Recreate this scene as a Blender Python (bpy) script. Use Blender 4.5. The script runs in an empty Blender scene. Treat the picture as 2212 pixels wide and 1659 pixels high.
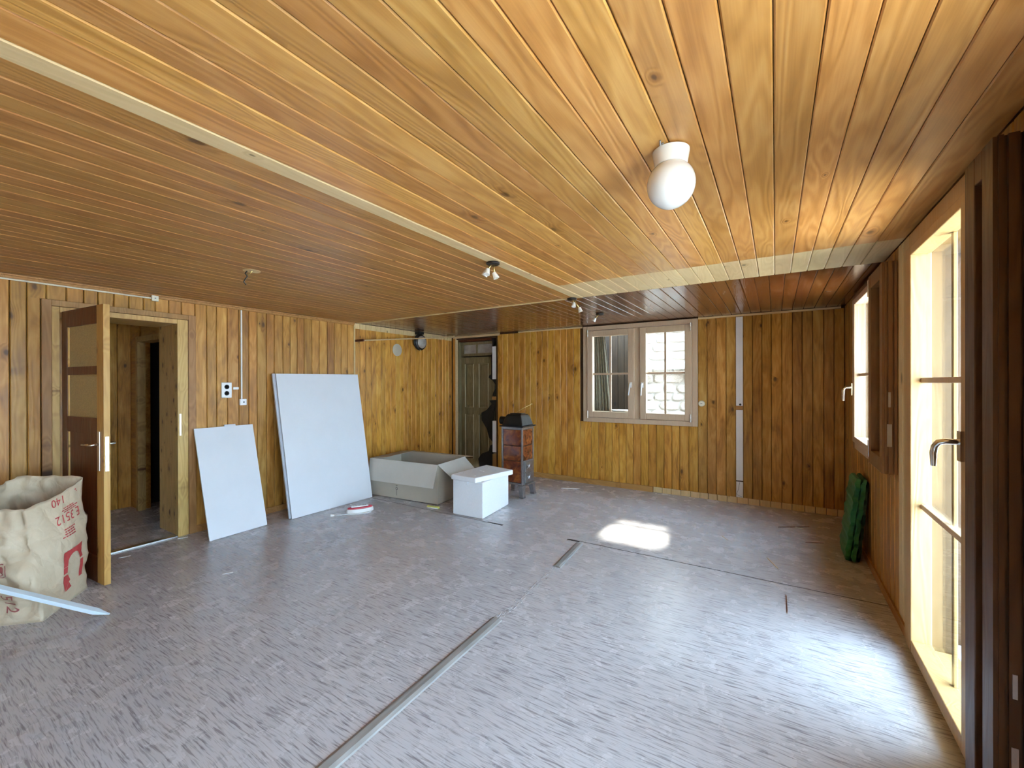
import bpy, bmesh, math, random
from mathutils import Vector, Matrix, noise

random.seed(7)
scene = bpy.context.scene
COL = scene.collection

# ------------------------------------------------------------------ camera
cam_d = bpy.data.cameras.new('camera')
cam_d.sensor_width = 36.0
cam_d.lens = 910.3 / 2212.0 * 36.0
cam_d.clip_start = 0.02
cam = bpy.data.objects.new('camera', cam_d)
COL.objects.link(cam)
cam.matrix_world = (Matrix.Translation((0, 0, 1.404)) @ Matrix.Rotation(math.radians(31.99), 4, 'Z')
                    @ Matrix.Rotation(math.radians(90 - 0.10), 4, 'X') @ Matrix.Rotation(math.radians(-0.156), 4, 'Z'))
scene.camera = cam

# ------------------------------------------------------------------ light
world = bpy.data.worlds.new('sky')
scene.world = world
world.use_nodes = True
bg = world.node_tree.nodes['Background']
bg.inputs['Color'].default_value = (0.56, 0.76, 1.0, 1)
bg.inputs['Strength'].default_value = 2.6
sun_d = bpy.data.lights.new('sun', 'SUN')
sun_d.energy = 8.0
sun_d.angle = math.radians(4.5)
sun_d.color = (1.0, 0.93, 0.82)
sun = bpy.data.objects.new('sun', sun_d)
COL.objects.link(sun)
sun.rotation_euler = Vector((0.045, -1.0, -1.0245)).to_track_quat('-Z', 'Y').to_euler()
sun.location = (-2, 20, 22)
scene.view_settings.view_transform = 'Standard'
scene.view_settings.look = 'None'
scene.view_settings.exposure = 3.3
scene.view_settings.gamma = 1.0
scene.view_settings.use_curve_mapping = False
scene.cycles.max_bounces = 14
scene.cycles.diffuse_bounces = 8
scene.cycles.glossy_bounces = 4
scene.cycles.transparent_max_bounces = 16
scene.cycles.sample_clamp_indirect = 8.0
scene.cycles.caustics_reflective = False
scene.cycles.caustics_refractive = False
scene.cycles.use_denoising = True

# ------------------------------------------------------------------ dimensions (metres)
XL, XR, YF, H = -4.667, 0.614, 5.554, 2.2
YBACK = -2.2
YC0, YC1 = 3.124, 3.671          # pale strip on the ceiling where a wall once stood


# ------------------------------------------------------------------ materials
def new_mat(name):
    m = bpy.data.materials.new(name)
    m.use_nodes = True
    nt = m.node_tree
    nt.nodes.clear()
    out = nt.nodes.new('ShaderNodeOutputMaterial')
    b = nt.nodes.new('ShaderNodeBsdfPrincipled')
    nt.links.new(b.outputs[0], out.inputs[0])
    return m, nt, b, out


class NT:
    """small node helper"""
    def __init__(s, nt):
        s.nt = nt

    def n(s, t, **kw):
        x = s.nt.nodes.new(t)
        for k, v in kw.items():
            setattr(x, k, v)
        return x

    def put(s, sock, v):
        if hasattr(v, 'is_output') or isinstance(v, bpy.types.NodeSocket):
            s.nt.links.new(v, sock)
        else:
            sock.default_value = v

    def math(s, op, a, b=0.0, c=None, clamp=False):
        x = s.n('ShaderNodeMath', operation=op, use_clamp=clamp)
        s.put(x.inputs[0], a)
        s.put(x.inputs[1], b)
        if c is not None:
            s.put(x.inputs[2], c)
        return x.outputs[0]

    def comb(s, a, b, c):
        x = s.n('ShaderNodeCombineXYZ')
        s.put(x.inputs[0], a)
        s.put(x.inputs[1], b)
        s.put(x.inputs[2], c)
        return x.outputs[0]

    def noise(s, vec, scale=1.0, detail=3.0, rough=0.55, dist=0.0):
        x = s.n('ShaderNodeTexNoise')
        s.put(x.inputs['Vector'], vec)
        x.inputs['Scale'].default_value = scale
        x.inputs['Detail'].default_value = detail
        x.inputs['Roughness'].default_value = rough
        x.inputs['Distortion'].default_value = dist
        return x.outputs[0]

    def maprange(s, v, a, b, c=0.0, d=1.0, smooth=True):
        x = s.n('ShaderNodeMapRange')
        x.interpolation_type = 'SMOOTHSTEP' if smooth else 'LINEAR'
        s.put(x.inputs[0], v)
        for i, q in enumerate((a, b, c, d)):
            x.inputs[1 + i].default_value = q
        return x.outputs[0]

    def mix(s, f, a, b, mode='MIX'):
        x = s.n('ShaderNodeMix', data_type='RGBA', blend_type=mode)
        s.put(x.inputs[0], f)
        s.put(x.inputs[6], a)
        s.put(x.inputs[7], b)
        return x.outputs[2]

    def ramp(s, f, stops):
        x = s.n('ShaderNodeValToRGB')
        el = x.color_ramp.elements
        while len(el) < len(stops):
            el.new(0.5)
        for e, (p, c) in zip(el, stops):
            e.position = p
            e.color = (*c, 1)
        s.put(x.inputs[0], f)
        return x.outputs[0]

    def bump(s, h, strength, dist, bsdf):
        x = s.n('ShaderNodeBump')
        x.inputs['Strength'].default_value = strength
        x.inputs['Distance'].default_value = dist
        s.put(x.inputs['Height'], h)
        s.nt.links.new(x.outputs[0], bsdf.inputs['Normal'])


def wood(name, dark, mid, light, rough=0.45, axis='X', knots=0.6, blotch=0.5, vary=0.3, coat=0.0, spec=0.4, knot_col=None, grain=1.0, coatr=0.15):
    m, nt, b, out = new_mat(name)
    q = NT(nt)
    tc = q.n('ShaderNodeTexCoord')
    sep = q.n('ShaderNodeSeparateXYZ')
    nt.links.new(tc.outputs['Object'], sep.inputs[0])
    x, y, z = sep.outputs
    L, A, B = {'X': (x, y, z), 'Y': (y, x, z), 'Z': (z, x, y)}[axis]
    oi = q.n('ShaderNodeObjectInfo')
    rnd = oi.outputs['Random']
    L = q.math('ADD', L, q.math('MULTIPLY', rnd, 41.0))
    A2 = q.math('ADD', A, q.math('MULTIPLY', rnd, 17.3))
    B2 = q.math('ADD', B, q.math('MULTIPLY', rnd, 5.1))
    # knots
    vor = q.n('ShaderNodeTexVoronoi')
    vor.voronoi_dimensions = '2D'
    wob = q.math('MULTIPLY', q.noise(q.comb(q.math('MULTIPLY', L, 9), q.math('MULTIPLY', A2, 30), 0), 1, 2), 0.10)
    q.put(vor.inputs['Vector'], q.comb(q.math('ADD', q.math('MULTIPLY', L, 4.2), wob), q.math('ADD', q.math('MULTIPLY', A2, 7.5), wob), 0))
    vor.inputs['Scale'].default_value = 1.0
    vor.inputs['Randomness'].default_value = 1.0
    kd = vor.outputs['Distance']
    selv = q.n('ShaderNodeSeparateColor')
    nt.links.new(vor.outputs['Color'], selv.inputs[0])
    keep = q.math('GREATER_THAN', selv.outputs[0], 1.0 - knots)
    ksz = q.math('MULTIPLY_ADD', selv.outputs[1], 1.1, 0.35)
    kdn = q.math('DIVIDE', kd, ksz)
    kcore = q.math('MULTIPLY', q.maprange(kdn, 0.04, 0.13, 1, 0), keep)
    khalo = q.math('MULTIPLY', q.maprange(kdn, 0.08, 0.40, 1, 0), keep)
    # growth rings
    n1 = q.noise(q.comb(q.math('MULTIPLY', L, 0.9), q.math('MULTIPLY', A2, 7), q.math('MULTIPLY', B2, 7)), 1, 2, 0.5, 0.4)
    ph = q.math('ADD', q.math('MULTIPLY', n1, 70.0), q.math('MULTIPLY', A2, 95.0))
    ph = q.math('ADD', ph, q.math('MULTIPLY', khalo, 8.0))
    ring = q.math('MULTIPLY_ADD', q.math('SINE', ph), 0.5, 0.5)
    fine = q.noise(q.comb(q.math('MULTIPLY', L, 5), q.math('MULTIPLY', A2, 230), q.math('MULTIPLY', B2, 230)), 1, 2)
    big = q.noise(q.comb(q.math('MULTIPLY', L, 2.3), q.math('MULTIPLY', A2, 9), q.math('MULTIPLY', B2, 9)), 1, 3, 0.6, 0.8)
    v = q.math('ADD', q.math('MULTIPLY', q.math('SUBTRACT', ring, 0.5), 0.26 * grain), q.math('MULTIPLY', q.math('SUBTRACT', fine, 0.5), 0.30 * grain))
    v = q.math('ADD', v, q.math('MULTIPLY', q.math('SUBTRACT', big, 0.5), blotch * 1.6))
    v = q.math('ADD', v, 0.5)
    v = q.math('SUBTRACT', v, q.math('MULTIPLY', khalo, 0.22), clamp=True)
    col = q.ramp(v, [(0.05, dark), (0.5, mid), (0.95, light)])
    kc = knot_col or tuple(c * 0.35 for c in dark)
    col = q.mix(q.math('MULTIPLY', kcore, 0.9), col, (*kc, 1))
    hs = q.n('ShaderNodeHueSaturation')
    r2 = q.math('FRACT', q.math('MULTIPLY', rnd, 7.77))
    q.put(hs.inputs['Value'], q.math('ADD', q.math('MULTIPLY', q.math('SUBTRACT', rnd, 0.5), vary), 1.0))
    q.put(hs.inputs['Hue'], q.math('ADD', q.math('MULTIPLY', q.math('SUBTRACT', r2, 0.5), 0.012), 0.5))
    nt.links.new(col, hs.inputs['Color'])
    nt.links.new(hs.outputs[0], b.inputs['Base Color'])
    rr = q.math('ADD', q.math('MULTIPLY', q.math('SUBTRACT', big, 0.5), 0.25), rough, clamp=True)
    nt.links.new(rr, b.inputs['Roughness'])
    b.inputs['Specular IOR Level'].default_value = spec
    b.inputs['Coat Weight'].default_value = coat
    b.inputs['Coat Roughness'].default_value = coatr
    q.bump(q.math('ADD', q.math('MULTIPLY', ring, 0.4), q.math('MULTIPLY', big, 2.0)), 0.25, 0.004, b)
    return m


def plain(name, col, rough=0.5, metal=0.0, spec=0.5, var=0.06, scale=8.0, bump=0.0, coat=0.0):
    m, nt, b, out = new_mat(name)
    q = NT(nt)
    tc = q.n('ShaderNodeTexCoord')
    nz = q.noise(tc.outputs['Object'], scale, 4, 0.6)
    lo = tuple(max(0, c * (1 - var)) for c in col)
    hi = tuple(min(1, c * (1 + var)) for c in col)
    nt.links.new(q.ramp(nz, [(0.25, lo), (0.75, hi)]), b.inputs['Base Color'])
    b.inputs['Roughness'].default_value = rough
    b.inputs['Metallic'].default_value = metal
    b.inputs['Specular IOR Level'].default_value = spec
    b.inputs['Coat Weight'].default_value = coat
    if bump:
        q.bump(nz, 0.6, bump, b)
    return m


def glass_mat(name, tint=(1, 1, 1), ior=1.25):
    m = bpy.data.materials.new(name)
    m.use_nodes = True
    nt = m.node_tree
    nt.nodes.clear()
    q = NT(nt)
    out = q.n('ShaderNodeOutputMaterial')
    tr = q.n('ShaderNodeBsdfTransparent')
    tr.inputs[0].default_value = (*tint, 1)
    gl = q.n('ShaderNodeBsdfGlossy')
    gl.inputs['Roughness'].default_value = 0.01
    fr = q.n('ShaderNodeFresnel')
    geo = q.n('ShaderNodeNewGeometry')          # same reflectance on both faces of the thin pane
    nt.links.new(q.math('ADD', q.math('MULTIPLY', geo.outputs['Backfacing'], 1.0 / ior - ior), ior), fr.inputs[0])
    mx = q.n('ShaderNodeMixShader')
    nt.links.new(fr.outputs[0], mx.inputs[0])
    nt.links.new(tr.outputs[0], mx.inputs[1])
    nt.links.new(gl.outputs[0], mx.inputs[2])
    nt.links.new(mx.outputs[0], out.inputs[0])
    return m


def lino_mat():
    m, nt, b, out = new_mat('streaked_linoleum')
    q = NT(nt)
    tc = q.n('ShaderNodeTexCoord')
    sep = q.n('ShaderNodeSeparateXYZ')
    nt.links.new(tc.outputs['Object'], sep.inputs[0])
    x, y, z = sep.outputs
    warp = q.noise(tc.outputs['Object'], 2.2, 2)
    y2 = q.math('ADD', y, q.math('MULTIPLY', warp, 0.035))
    s1 = q.noise(q.comb(q.math('MULTIPLY', x, 7.5), q.math('MULTIPLY', q.math('ADD', y2, q.math('MULTIPLY', x, -0.03)), 92), 0), 1, 2.5, 0.55, 0.15)
    s2 = q.noise(q.comb(q.math('MULTIPLY', x, 9), q.math('MULTIPLY', y2, 180), 4), 1, 2, 0.5, 0.1)
    s3 = q.noise(q.comb(q.math('MULTIPLY', x, 4), q.math('MULTIPLY', y2, 75), 9), 1, 2, 0.5, 0.1)
    s4 = q.noise(q.comb(q.math('MULTIPLY', x, 9.5), q.math('MULTIPLY', q.math('ADD', y2, q.math('MULTIPLY', x, 0.035)), 120), 21), 1, 2.0, 0.5, 0.1)
    big = q.noise(tc.outputs['Object'], 1.7, 4, 0.6)
    d1 = q.maprange(s1, 0.53, 0.67)
    d2 = q.maprange(s2, 0.54, 0.68)
    l1 = q.maprange(s3, 0.56, 0.70)
    col = q.ramp(big, [(0.3, (0.500, 0.494, 0.514)), (0.7, (0.548, 0.542, 0.562))])
    col = q.mix(q.math('MULTIPLY', l1, 0.18), col, (0.60, 0.585, 0.62, 1))
    col = q.mix(q.math('MULTIPLY', d1, q.maprange(big, 0.25, 0.75, 0.50, 0.66)), col, (0.140, 0.122, 0.132, 1))
    col = q.mix(q.math('MULTIPLY', d2, 0.36), col, (0.20, 0.172, 0.178, 1))
    col = q.mix(q.math('MULTIPLY', q.maprange(s4, 0.54, 0.68), 0.42), col, (0.155, 0.135, 0.145, 1))
    nt.links.new(col, b.inputs['Base Color'])
    worn = q.noise(tc.outputs['Object'], 5.0, 5, 0.65)
    nt.links.new(q.maprange(worn, 0.3, 0.75, 0.22, 0.31), b.inputs['Roughness'])
    b.inputs['Specular IOR Level'].default_value = 0.55
    q.bump(q.math('ADD', s1, worn), 0.12, 0.003, b)
    return m


M = {}
M['ceil'] = wood('ceiling_pine', (0.3, 0.122, 0.02), (0.51, 0.245, 0.06), (0.66, 0.37, 0.118), 0.36, knots=0.05, blotch=0.46, vary=0.30, spec=0.5)
M['ceil_left'] = wood('ceiling_pine_deep', (0.23, 0.096, 0.022), (0.38, 0.18, 0.05), (0.5, 0.265, 0.088), 0.40, knots=0.05, blotch=0.44, vary=0.16, spec=0.4)  # deeper tone for the boards left of the long pale strip
M['ceil_rear'] = wood('ceiling_varnished', (0.055, 0.012, 0.003), (0.13, 0.038, 0.008), (0.24, 0.10, 0.035), 0.22, knots=0.2, blotch=0.9, vary=0.3, coat=0.45, spec=0.45, coatr=0.24)
M['pale'] = wood('unstained_pine', (0.52, 0.36, 0.16), (0.66, 0.49, 0.25), (0.76, 0.60, 0.34), 0.5, knots=0.12, blotch=0.3, vary=0.14, grain=0.6)
M['wall'] = wood('wall_pine_brown', (0.23, 0.092, 0.013), (0.44, 0.205, 0.037), (0.6, 0.335, 0.09), 0.42, knots=0.10, grain=0.7, blotch=0.95, vary=0.30, spec=0.4)
M['wall_y'] = wood('wall_pine_honey', (0.27, 0.1, 0.008), (0.55, 0.252, 0.034), (0.7, 0.385, 0.08), 0.38, knots=0.13, blotch=0.95, grain=0.75, vary=0.30, spec=0.45)
M['wall_d'] = wood('wall_pine_shaded', (0.21, 0.085, 0.011), (0.43, 0.205, 0.034), (0.58, 0.33, 0.085), 0.40, knots=0.10, grain=0.7, blotch=0.95, vary=0.30)  # same pine, slightly darker: shade of the right end put into the colour
M['backing'] = wood('wall_backing', (0.05, 0.025, 0.01), (0.07, 0.033, 0.012), (0.09, 0.045, 0.02), 0.8, axis='Z')
M['plainwood'] = wood('room_boarding', (0.26, 0.11, 0.025), (0.44, 0.21, 0.055), (0.56, 0.30, 0.10), 0.45, axis='Z', vary=0.0)
M['trim'] = wood('trim_pine', (0.26, 0.115, 0.03), (0.42, 0.21, 0.062), (0.52, 0.29, 0.10), 0.45, knots=0.2, blotch=0.3, vary=0.1)
M['trim_z'] = wood('door_casing_pine', (0.22, 0.10, 0.028), (0.36, 0.18, 0.055), (0.46, 0.25, 0.09), 0.45, axis='Z', knots=0.2, blotch=0.3, vary=0.1)
M['pine_z'] = wood('knotty_light_pine', (0.40, 0.22, 0.06), (0.60, 0.37, 0.12), (0.70, 0.46, 0.17), 0.42, axis='Z', knots=0.8, blotch=0.4, vary=0.08, knot_col=(0.13, 0.04, 0.008))
M['winframe'] = wood('window_frame_larch', (0.46, 0.32, 0.19), (0.56, 0.41, 0.265), (0.63, 0.475, 0.32), 0.4, axis='Z', knots=0.0, blotch=0.18, vary=0.06, grain=0.45, spec=0.4)
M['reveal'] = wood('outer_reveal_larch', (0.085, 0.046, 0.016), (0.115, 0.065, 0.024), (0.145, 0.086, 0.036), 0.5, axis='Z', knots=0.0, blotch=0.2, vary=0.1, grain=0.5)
M['leaf_edge'] = wood('folded_leaf_dark_brown', (0.05, 0.020, 0.006), (0.085, 0.036, 0.011), (0.12, 0.056, 0.02), 0.45, axis='Z', knots=0.0, blotch=0.3, vary=0.0)
M['winframe_d'] = wood('sash_edge_brown', (0.16, 0.075, 0.025), (0.24, 0.118, 0.042), (0.30, 0.16, 0.06), 0.4, axis='Z', knots=0.0, blotch=0.25, vary=0.06, grain=0.7)
M['french'] = wood('french_door_spruce', (0.38, 0.235, 0.085), (0.48, 0.305, 0.12), (0.56, 0.37, 0.16), 0.42, axis='Z', knots=0.0, blotch=0.2, vary=0.04, grain=0.5)
M['doordark'] = wood('door_stained_mahogany', (0.055, 0.010, 0.003), (0.10, 0.022, 0.006), (0.15, 0.042, 0.012), 0.38, axis='Z', knots=0.0, blotch=0.4, vary=0.0)
M['dooredge'] = wood('door_edge_pine_sheen', (0.36, 0.17, 0.04), (0.52, 0.285, 0.075), (0.60, 0.36, 0.11), 0.42, axis='Z', knots=0.5, blotch=0.35, vary=0.0)
M['olddoor'] = wood('old_olive_door', (0.09, 0.068, 0.026), (0.19, 0.15, 0.072), (0.3, 0.245, 0.135), 0.5, axis='Z', knots=0.0, blotch=0.6, vary=0.1, grain=0.6)
M['mould_lit'] = wood('olive_moulding_lit', (0.22, 0.185, 0.11), (0.36, 0.31, 0.19), (0.46, 0.4, 0.26), 0.45, axis='Z', knots=0.0, blotch=0.4, vary=0.0)  # lighter olive than the door: moulding highlights put into the colour
M['black'] = plain('black_tar_paper', (0.010, 0.009, 0.007), 0.7, scale=20, var=0.3)
M['darkvoid'] = plain('painted_dark', (0.02, 0.016, 0.012), 0.9)  # near-black colour standing in for the dark of unlit rooms
M['white'] = plain('white_plaster', (0.74, 0.73, 0.71), 0.7, scale=6, var=0.05, bump=0.002)
M['gyps'] = plain('white_gypsum_board', (0.70, 0.71, 0.73), 0.55, scale=3, var=0.03)
M['gypsback'] = plain('grey_gypsum_edge', (0.55, 0.57, 0.62), 0.7, scale=9, var=0.08)
M['plastic'] = plain('white_plastic', (0.80, 0.79, 0.76), 0.35, scale=9, var=0.02)
M['cream'] = plain('cream_plastic', (0.74, 0.70, 0.55), 0.4, scale=9, var=0.03)
M['greyplas'] = plain('grey_plastic', (0.22, 0.22, 0.21), 0.5)
M['steel'] = plain('brushed_steel', (0.62, 0.61, 0.58), 0.28, 1.0, scale=30, var=0.06)
M['chrome'] = plain('satin_chrome', (0.78, 0.78, 0.76), 0.16, 1.0, scale=10, var=0.03)
M['brass'] = plain('brass', (0.62, 0.46, 0.18), 0.28, 1.0, scale=12, var=0.06)
M['iron'] = plain('black_cast_iron', (0.012, 0.011, 0.010), 0.38, 0.0, 0.4, scale=22, var=0.35, bump=0.004)
M['nickel'] = plain('tarnished_nickel', (0.40, 0.40, 0.41), 0.30, 0.9, scale=25, var=0.25)
M['card'] = plain('cardboard_outside', (0.50, 0.44, 0.34), 0.75, scale=5, var=0.05)
M['cardin'] = plain('cardboard_inside', (0.42, 0.355, 0.26), 0.8, scale=5, var=0.05)
M['flap'] = plain('cardboard_flap', (0.58, 0.545, 0.47), 0.75, scale=5, var=0.04)
M['cardedge'] = plain('cardboard_raw_edge', (0.58, 0.51, 0.38), 0.8, scale=60, var=0.2)
M['styro'] = plain('white_styrofoam', (0.80, 0.815, 0.83), 0.6, scale=70, var=0.03, bump=0.001)
M['paper'] = plain('brown_kraft_paper', (0.53, 0.43, 0.30), 0.65, scale=7, var=0.09, bump=0.006)
def paper_mat():
    m, nt, b, out = new_mat('brown_kraft_paper')
    q = NT(nt)
    tc = q.n('ShaderNodeTexCoord')
    nz = q.noise(tc.outputs['Object'], 7.0, 4, 0.6)
    nt.links.new(q.ramp(nz, [(0.25, (0.50, 0.40, 0.27)), (0.75, (0.60, 0.49, 0.345))]), b.inputs['Base Color'])
    b.inputs['Roughness'].default_value = 0.6
    hs = []
    for sc, w in ((7.0, 1.0), (15.0, 0.5)):
        v = q.n('ShaderNodeTexVoronoi')
        v.feature = 'DISTANCE_TO_EDGE'
        v.inputs['Scale'].default_value = sc
        add = q.n('ShaderNodeVectorMath', operation='ADD')
        nt.links.new(tc.outputs['Object'], add.inputs[0])
        nn = q.n('ShaderNodeTexNoise')
        nn.inputs['Scale'].default_value = 3.0
        sc_ = q.n('ShaderNodeVectorMath', operation='SCALE')
        nt.links.new(nn.outputs['Color'], sc_.inputs[0])
        sc_.inputs['Scale'].default_value = 0.25
        nt.links.new(tc.outputs['Object'], nn.inputs['Vector'])
        nt.links.new(sc_.outputs[0], add.inputs[1])
        nt.links.new(add.outputs[0], v.inputs['Vector'])
        hs.append(q.math('MULTIPLY', v.outputs['Distance'], w))
    q.bump(q.math('ADD', hs[0], hs[1]), 0.55, 0.022, b)
    return m


M['paper'] = paper_mat()
M['redprint'] = plain('red_print', (0.46, 0.055, 0.055), 0.6, scale=40, var=0.15)
M['darkprint'] = plain('dull_red_print', (0.33, 0.10, 0.09), 0.6, scale=40, var=0.15)  # darker, duller red for the sack's left face
M['greyprint'] = plain('grey_print', (0.16, 0.14, 0.12), 0.7)
M['bluewhite'] = plain('pale_blue_plastic', (0.66, 0.78, 0.86), 0.3, scale=6, var=0.02)
M['green'] = plain('green_moulded_foam', (0.018, 0.15, 0.045), 0.5, scale=14, var=0.25, bump=0.004)
M['greend'] = plain('dark_green_foam', (0.008, 0.045, 0.016), 0.6, scale=14, var=0.25)
M['opal'] = plain('opal_glass', (0.78, 0.77, 0.72), 0.12, 0.0, 0.5, scale=2, var=0.02, coat=0.4)
M['ceramic'] = plain('white_ceramic', (0.78, 0.76, 0.70), 0.25, scale=4, var=0.02)
M['yellow'] = plain('yellow_print', (0.62, 0.62, 0.16), 0.5, scale=30, var=0.1)
M['red'] = plain('red_plastic', (0.55, 0.03, 0.05), 0.4)
M['batten'] = wood('grey_worn_batten', (0.15, 0.142, 0.132), (0.26, 0.248, 0.235), (0.36, 0.345, 0.33), 0.6, axis='Y', knots=0.0, blotch=0.6, vary=0.0)
M['glue'] = plain('glue_residue', (0.44, 0.42, 0.42), 0.6, scale=60, var=0.35)
M['seam'] = plain('floor_joint', (0.035, 0.030, 0.028), 0.8)
M['glass'] = glass_mat('window_glass', (0.97, 0.99, 0.98))
M['amber'] = plain('textured_amber_glass', (0.40, 0.30, 0.12), 0.35, scale=120, var=0.25, bump=0.003)
M['dirtyglass'] = plain('dusty_transom_glass', (0.36, 0.33, 0.29), 0.25, scale=8, var=0.3)
M['lino'] = lino_mat()
M['ground'] = plain('pale_gravel', (0.52, 0.50, 0.47), 0.9, scale=3, var=0.15)
M['deck'] = plain('grey_deck', (0.55, 0.57, 0.60), 0.6, scale=4, var=0.1)
M['stone'] = plain('limestone', (0.55, 0.47, 0.38), 0.85, scale=5, var=0.25, bump=0.02)
M['mortar'] = plain('lime_mortar', (0.62, 0.56, 0.48), 0.9, scale=6, var=0.12)
M['outpost'] = plain('whitewashed_pillar', (0.80, 0.79, 0.76), 0.8, scale=3, var=0.05)
M['shed'] = wood('weathered_barn_board', (0.015, 0.008, 0.003), (0.032, 0.018, 0.007), (0.055, 0.032, 0.014), 0.7, axis='Z', knots=0.2, blotch=0.6, vary=0.5)
M['outwood'] = wood('balcony_boarding', (0.06, 0.03, 0.014), (0.105, 0.056, 0.027), (0.15, 0.085, 0.045), 0.5, knots=0.2, blotch=0.4, vary=0.35)
M['curtain'] = plain('grey_lace_curtain', (0.30, 0.27, 0.20), 0.85, scale=25, var=0.2)


def tile_mat():
    m, nt, b, out = new_mat('brown_glazed_tile')
    q = NT(nt)
    tc = q.n('ShaderNodeTexCoord')
    oi = q.n('ShaderNodeObjectInfo')
    add = q.n('ShaderNodeVectorMath', operation='ADD')
    nt.links.new(tc.outputs['Object'], add.inputs[0])
    nt.links.new(q.comb(q.math('MULTIPLY', oi.outputs['Random'], 31.0), 0, q.math('MULTIPLY', oi.outputs['Random'], 9.0)), add.inputs[1])
    nz = q.noise(add.outputs[0], 9.0, 5, 0.65, 1.2)
    nt.links.new(q.ramp(nz, [(0.30, (0.045, 0.008, 0.005)), (0.5, (0.16, 0.035, 0.010)), (0.72, (0.36, 0.12, 0.025))]), b.inputs['Base Color'])
    b.inputs['Roughness'].default_value = 0.16
    b.inputs['Coat Weight'].default_value = 0.6
    return m


M['tile'] = tile_mat()


# ------------------------------------------------------------------ geometry helpers
class G:
    def __init__(s):
        s.v, s.f = [], []

    def add(s, vs, fs):
        o = len(s.v)
        s.v += [tuple(p) for p in vs]
        s.f += [tuple(o + i for i in q) for q in fs]
        return s

    def box(s, x0, x1, y0, y1, z0, z1, mat=None):
        x0, x1 = min(x0, x1), max(x0, x1)
        y0, y1 = min(y0, y1), max(y0, y1)
        z0, z1 = min(z0, z1), max(z0, z1)
        vs = [Vector((x, y, z)) for z in (z0, z1) for y in (y0, y1) for x in (x0, x1)]
        if mat is not None:
            vs = [mat @ p for p in vs]
        return s.add(vs, [(0, 2, 3, 1), (4, 5, 7, 6), (0, 1, 5, 4), (2, 6, 7, 3), (0, 4, 6, 2), (1, 3, 7, 5)])

    def prism(s, poly, fn0, fn1, inner=False):
        """poly: 2D outline; fn0, fn1 map a 2D point to the two end caps"""
        n = len(poly)
        vs = [fn0(p) for p in poly] + [fn1(p) for p in poly]
        fs = [tuple(range(n - 1, -1, -1)), tuple(range(n, 2 * n))]
        fs += [(i, (i + 1) % n, n + (i + 1) % n, n + i) for i in range(n)]
        return s.add(vs, fs)

    def cyl(s, p0, p1, r0, r1=None, n=16):
        r1 = r0 if r1 is None else r1
        p0, p1 = Vector(p0), Vector(p1)
        d = (p1 - p0).normalized()
        a = d.orthogonal().normalized()
        b = d.cross(a)
        vs = []
        for p, r in ((p0, r0), (p1, r1)):
            vs += [p + (a * math.cos(t) + b * math.sin(t)) * r for t in (2 * math.pi * i / n for i in range(n))]
        return s.add(vs, [tuple(range(n - 1, -1, -1)), tuple(range(n, 2 * n))] + [(i, (i + 1) % n, n + (i + 1) % n, n + i) for i in range(n)])

    def tube(s, pts, r, n=8):
        pts = [Vector(p) for p in pts]
        rs = r if isinstance(r, (list, tuple)) else [r] * len(pts)
        ref = None
        rings = []
        for i, p in enumerate(pts):
            d = ((pts[min(i + 1, len(pts) - 1)] - pts[max(i - 1, 0)])).normalized()
            a = d.orthogonal().normalized() if ref is None else (ref - d * ref.dot(d)).normalized()
            ref = a
            b = d.cross(a)
            rings.append([p + (a * math.cos(t) + b * math.sin(t)) * rs[i] for t in (2 * math.pi * k / n for k in range(n))])
        vs = [v for ring in rings for v in ring]
        fs = [tuple(range(n - 1, -1, -1)), tuple(range((len(rings) - 1) * n, len(rings) * n))]
        for i in range(len(rings) - 1):
            fs += [(i * n + k, i * n + (k + 1) % n, (i + 1) * n + (k + 1) % n, (i + 1) * n + k) for k in range(n)]
        return s.add(vs, fs)

    def lathe(s, prof, c=(0, 0, 0), n=32, mat=None):
        c = Vector(c)
        vs = []
        for r, z in prof:
            vs += [Vector((r * math.cos(t), r * math.sin(t), z)) for t in (2 * math.pi * k / n for k in range(n))]
        if mat is not None:
            vs = [mat @ p for p in vs]
        vs = [p + c for p in vs]
        m = len(prof)
        fs = []
        for i in range(m - 1):
            fs += [(i * n + k, i * n + (k + 1) % n, (i + 1) * n + (k + 1) % n, (i + 1) * n + k) for k in range(n)]
        fs += [tuple(range(n - 1, -1, -1)), tuple(range((m - 1) * n, m * n))]
        return s.add(vs, fs)

    def frame(s, a0, a1, b0, b1, wa, wb, put):
        """rectangular frame in the (a, b) plane; put(a0, a1, b0, b1) adds one member box"""
        put(a0, a0 + wa, b0, b1)
        put(a1 - wa, a1, b0, b1)
        put(a0 + wa, a1 - wa, b0, b0 + wb)
        put(a0 + wa, a1 - wa, b1 - wb, b1)
        return s

    def build(s, name, mat, parent=None, loc=None, bevel=0.0, smooth=False, matrix=None):
        me = bpy.data.meshes.new(name)
        me.from_pydata(s.v, [], s.f)
        bm = bmesh.new()
        bm.from_mesh(me)
        bmesh.ops.recalc_face_normals(bm, faces=bm.faces)
        bm.to_mesh(me)
        bm.free()
        me.materials.append(M[mat] if isinstance(mat, str) else mat)
        return link(name, me, parent, loc, bevel, smooth, matrix)


def link(name, me, parent=None, loc=None, bevel=0.0, smooth=False, matrix=None):
    o = bpy.data.objects.new(name, me)
    COL.objects.link(o)
    if parent is not None:
        o.parent = parent
    if loc is not None:
        o.location = loc
    if matrix is not None:
        o.matrix_basis = matrix
    if smooth:
        for p in me.polygons:
            p.use_smooth = True
        if smooth == 'auto':
            me.set_sharp_from_angle(angle=math.radians(40))
    if bevel:
        b = o.modifiers.new('edge', 'BEVEL')
        b.width = bevel
        b.segments = 2
        b.limit_method = 'ANGLE'
        b.angle_limit = math.radians(40)
    return o


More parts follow.
